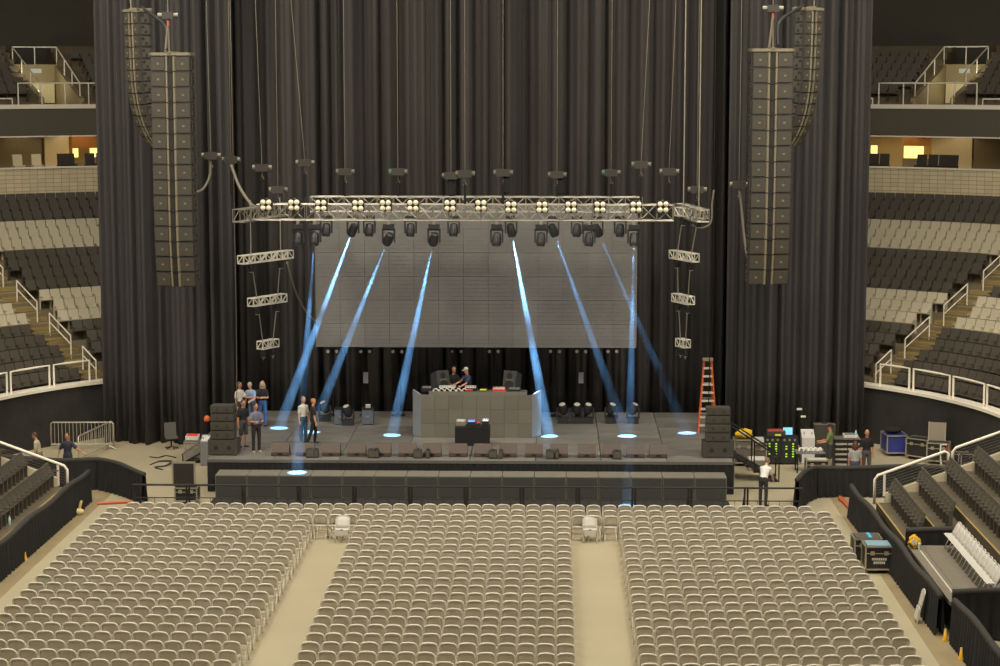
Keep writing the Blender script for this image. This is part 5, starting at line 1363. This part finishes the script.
# crowd barrier panels
bk_m = mat('galvanised', (186,180,164), .4, .4)
def bike_rack(label, p0, p1, n):
    t = thing('crowd_barrier', label, 'barrier', (Vector(p0)+Vector(p1))/2)
    p0 = Vector(p0); p1 = Vector(p1); zz = Vector((0,0,1))
    MB().tube([p0+zz*.12, p0+zz*1.05, p0.lerp(p1,.03)+zz*1.1, p0.lerp(p1,.97)+zz*1.1, p1+zz*1.05, p1+zz*.12], .028, 8).build('frame', bk_m, t, smooth=True, world=True)
    rod(t, 'bottom_rail', p0+zz*.2, p1+zz*.2, .025, bk_m)
    for k in range(1, n): rod(t, 'bar', p0.lerp(p1, k/n)+zz*.2, p0.lerp(p1, k/n)+zz*1.1, .012, bk_m, 6)
    d = (p1-p0).normalized(); nn = Vector((-d.y, d.x, 0))
    for q in (.12, .88): c = p0.lerp(p1, q); MB().tube([c+nn*.3+zz*.02, c+zz*.15, c-nn*.3+zz*.02], .022, 6).build('foot', bk_m, t, world=True)
bike_rack('galvanised crowd barrier panel standing along the rink wall', G(51.5, 449, 0), G(114, 449, 0), 17)
bike_rack('galvanised crowd barrier panel set at an angle before the other', G(79, 464, 0), G(113, 445, 0)+Vector((.1,-.5,0)), 17)
# small things on the floor
st_ = MB().tube([G(97,505,0)+Vector((0,0,.05)), G(115,504,0)+Vector((0,0,.06)), G(131,503,0)+Vector((0,0,.05))], .06, 6).build('cable_ramp', mat('orange_red', (186,96,62), .6)); tag(st_, 'orange cable ramp lying by the first chair row, unbroken drape side', 'cable ramp')
st_ = MB().tube([G(840,500,0)+Vector((0,0,.07)), G(846,505,0)+Vector((0,0,.07)), G(851,511,0)+Vector((0,0,.07))], .09, 6).build('cable_ramp', mat('orange_red', (186,96,62), .6)); tag(st_, 'orange cable ramp at the foot of the road-case-side drape', 'cable ramp')
yl = mat('yellow_plastic', (232,180,40), .5)
for k, (px, py) in enumerate(((25, 560), (945, 641), (961, 660))):
    q = G(px, py, 0); t = thing('yellow_marker', 'small yellow floor marker at the drape foot, %s' % ['unbroken drape side', 'beside the leaning white chair', 'past the platform end'][k], 'marker', q)
    MB().lathe([(.09,0),(.09,.02),(.05,.12),(.03,.3)], 10).build('cone', yl, t, smooth=True); MB().lathe([(.03,.3),(.028,.33)], 8).build('tip', white_m, t)
q = YP(916, 553, 59.0); q.z = 1.0; yb = thing('yellow_bag', 'yellow bag with white label on the platform corner', 'bag', (CX+13.85, 58.9, 1.0))
mb = MB().ball((0,0,.2), .2, 12, 9, (.85,.7,1)); mb.v = [(x+rnd.uniform(-.05,.05), y+rnd.uniform(-.04,.04), max(.01, z+rnd.uniform(-.06,.05))) for x, y, z in mb.v]; mb.build('sack', yl, yb); MB().box((-.02,-.14,.22), (.14,.02,.16)).build('label_patch', white_m, yb); MB().lathe([(.04,0),(.045,.18),(.02,.22)], 8, (.12,-.17,0)).build('bottle', mat('pale_green_plastic', (190,220,190), .4), yb)
tg = thing('cloth_bundle', 'cream cloth bundle on the floor against the unbroken drape', 'cloth', G(79, 515, 0))
mb = MB().ball((0,0,.12), .2, 10, 7, (.9,.6,.6)); mb.v = [(x, y, max(0, z)) for x, y, z in mb.v]; mb.build('heap', mat('cream_cloth', (220,196,140), .8), tg, smooth=True); MB().tube([(.02,0,.2),(.06,0,.38),(.1,.02,.5)], .05).build('loose_end', mat('cream_cloth', (220,196,140), .8), tg)
bo = thing('water_bottle', 'clear water bottle on the riser beside the unbroken drape', 'bottle', YP(9.5, 533, 61.2))
bo.location = (CX-14.05, 61.2, RZ0)
MB().lathe([(.04,0),(.045,.02),(.045,.22),(.018,.28)], 10).build('body', mat('clear_bottle', (190,210,205), .2), bo, smooth=True); MB().lathe([(.02,.28),(.02,.32)], 8).build('cap', white_m, bo)
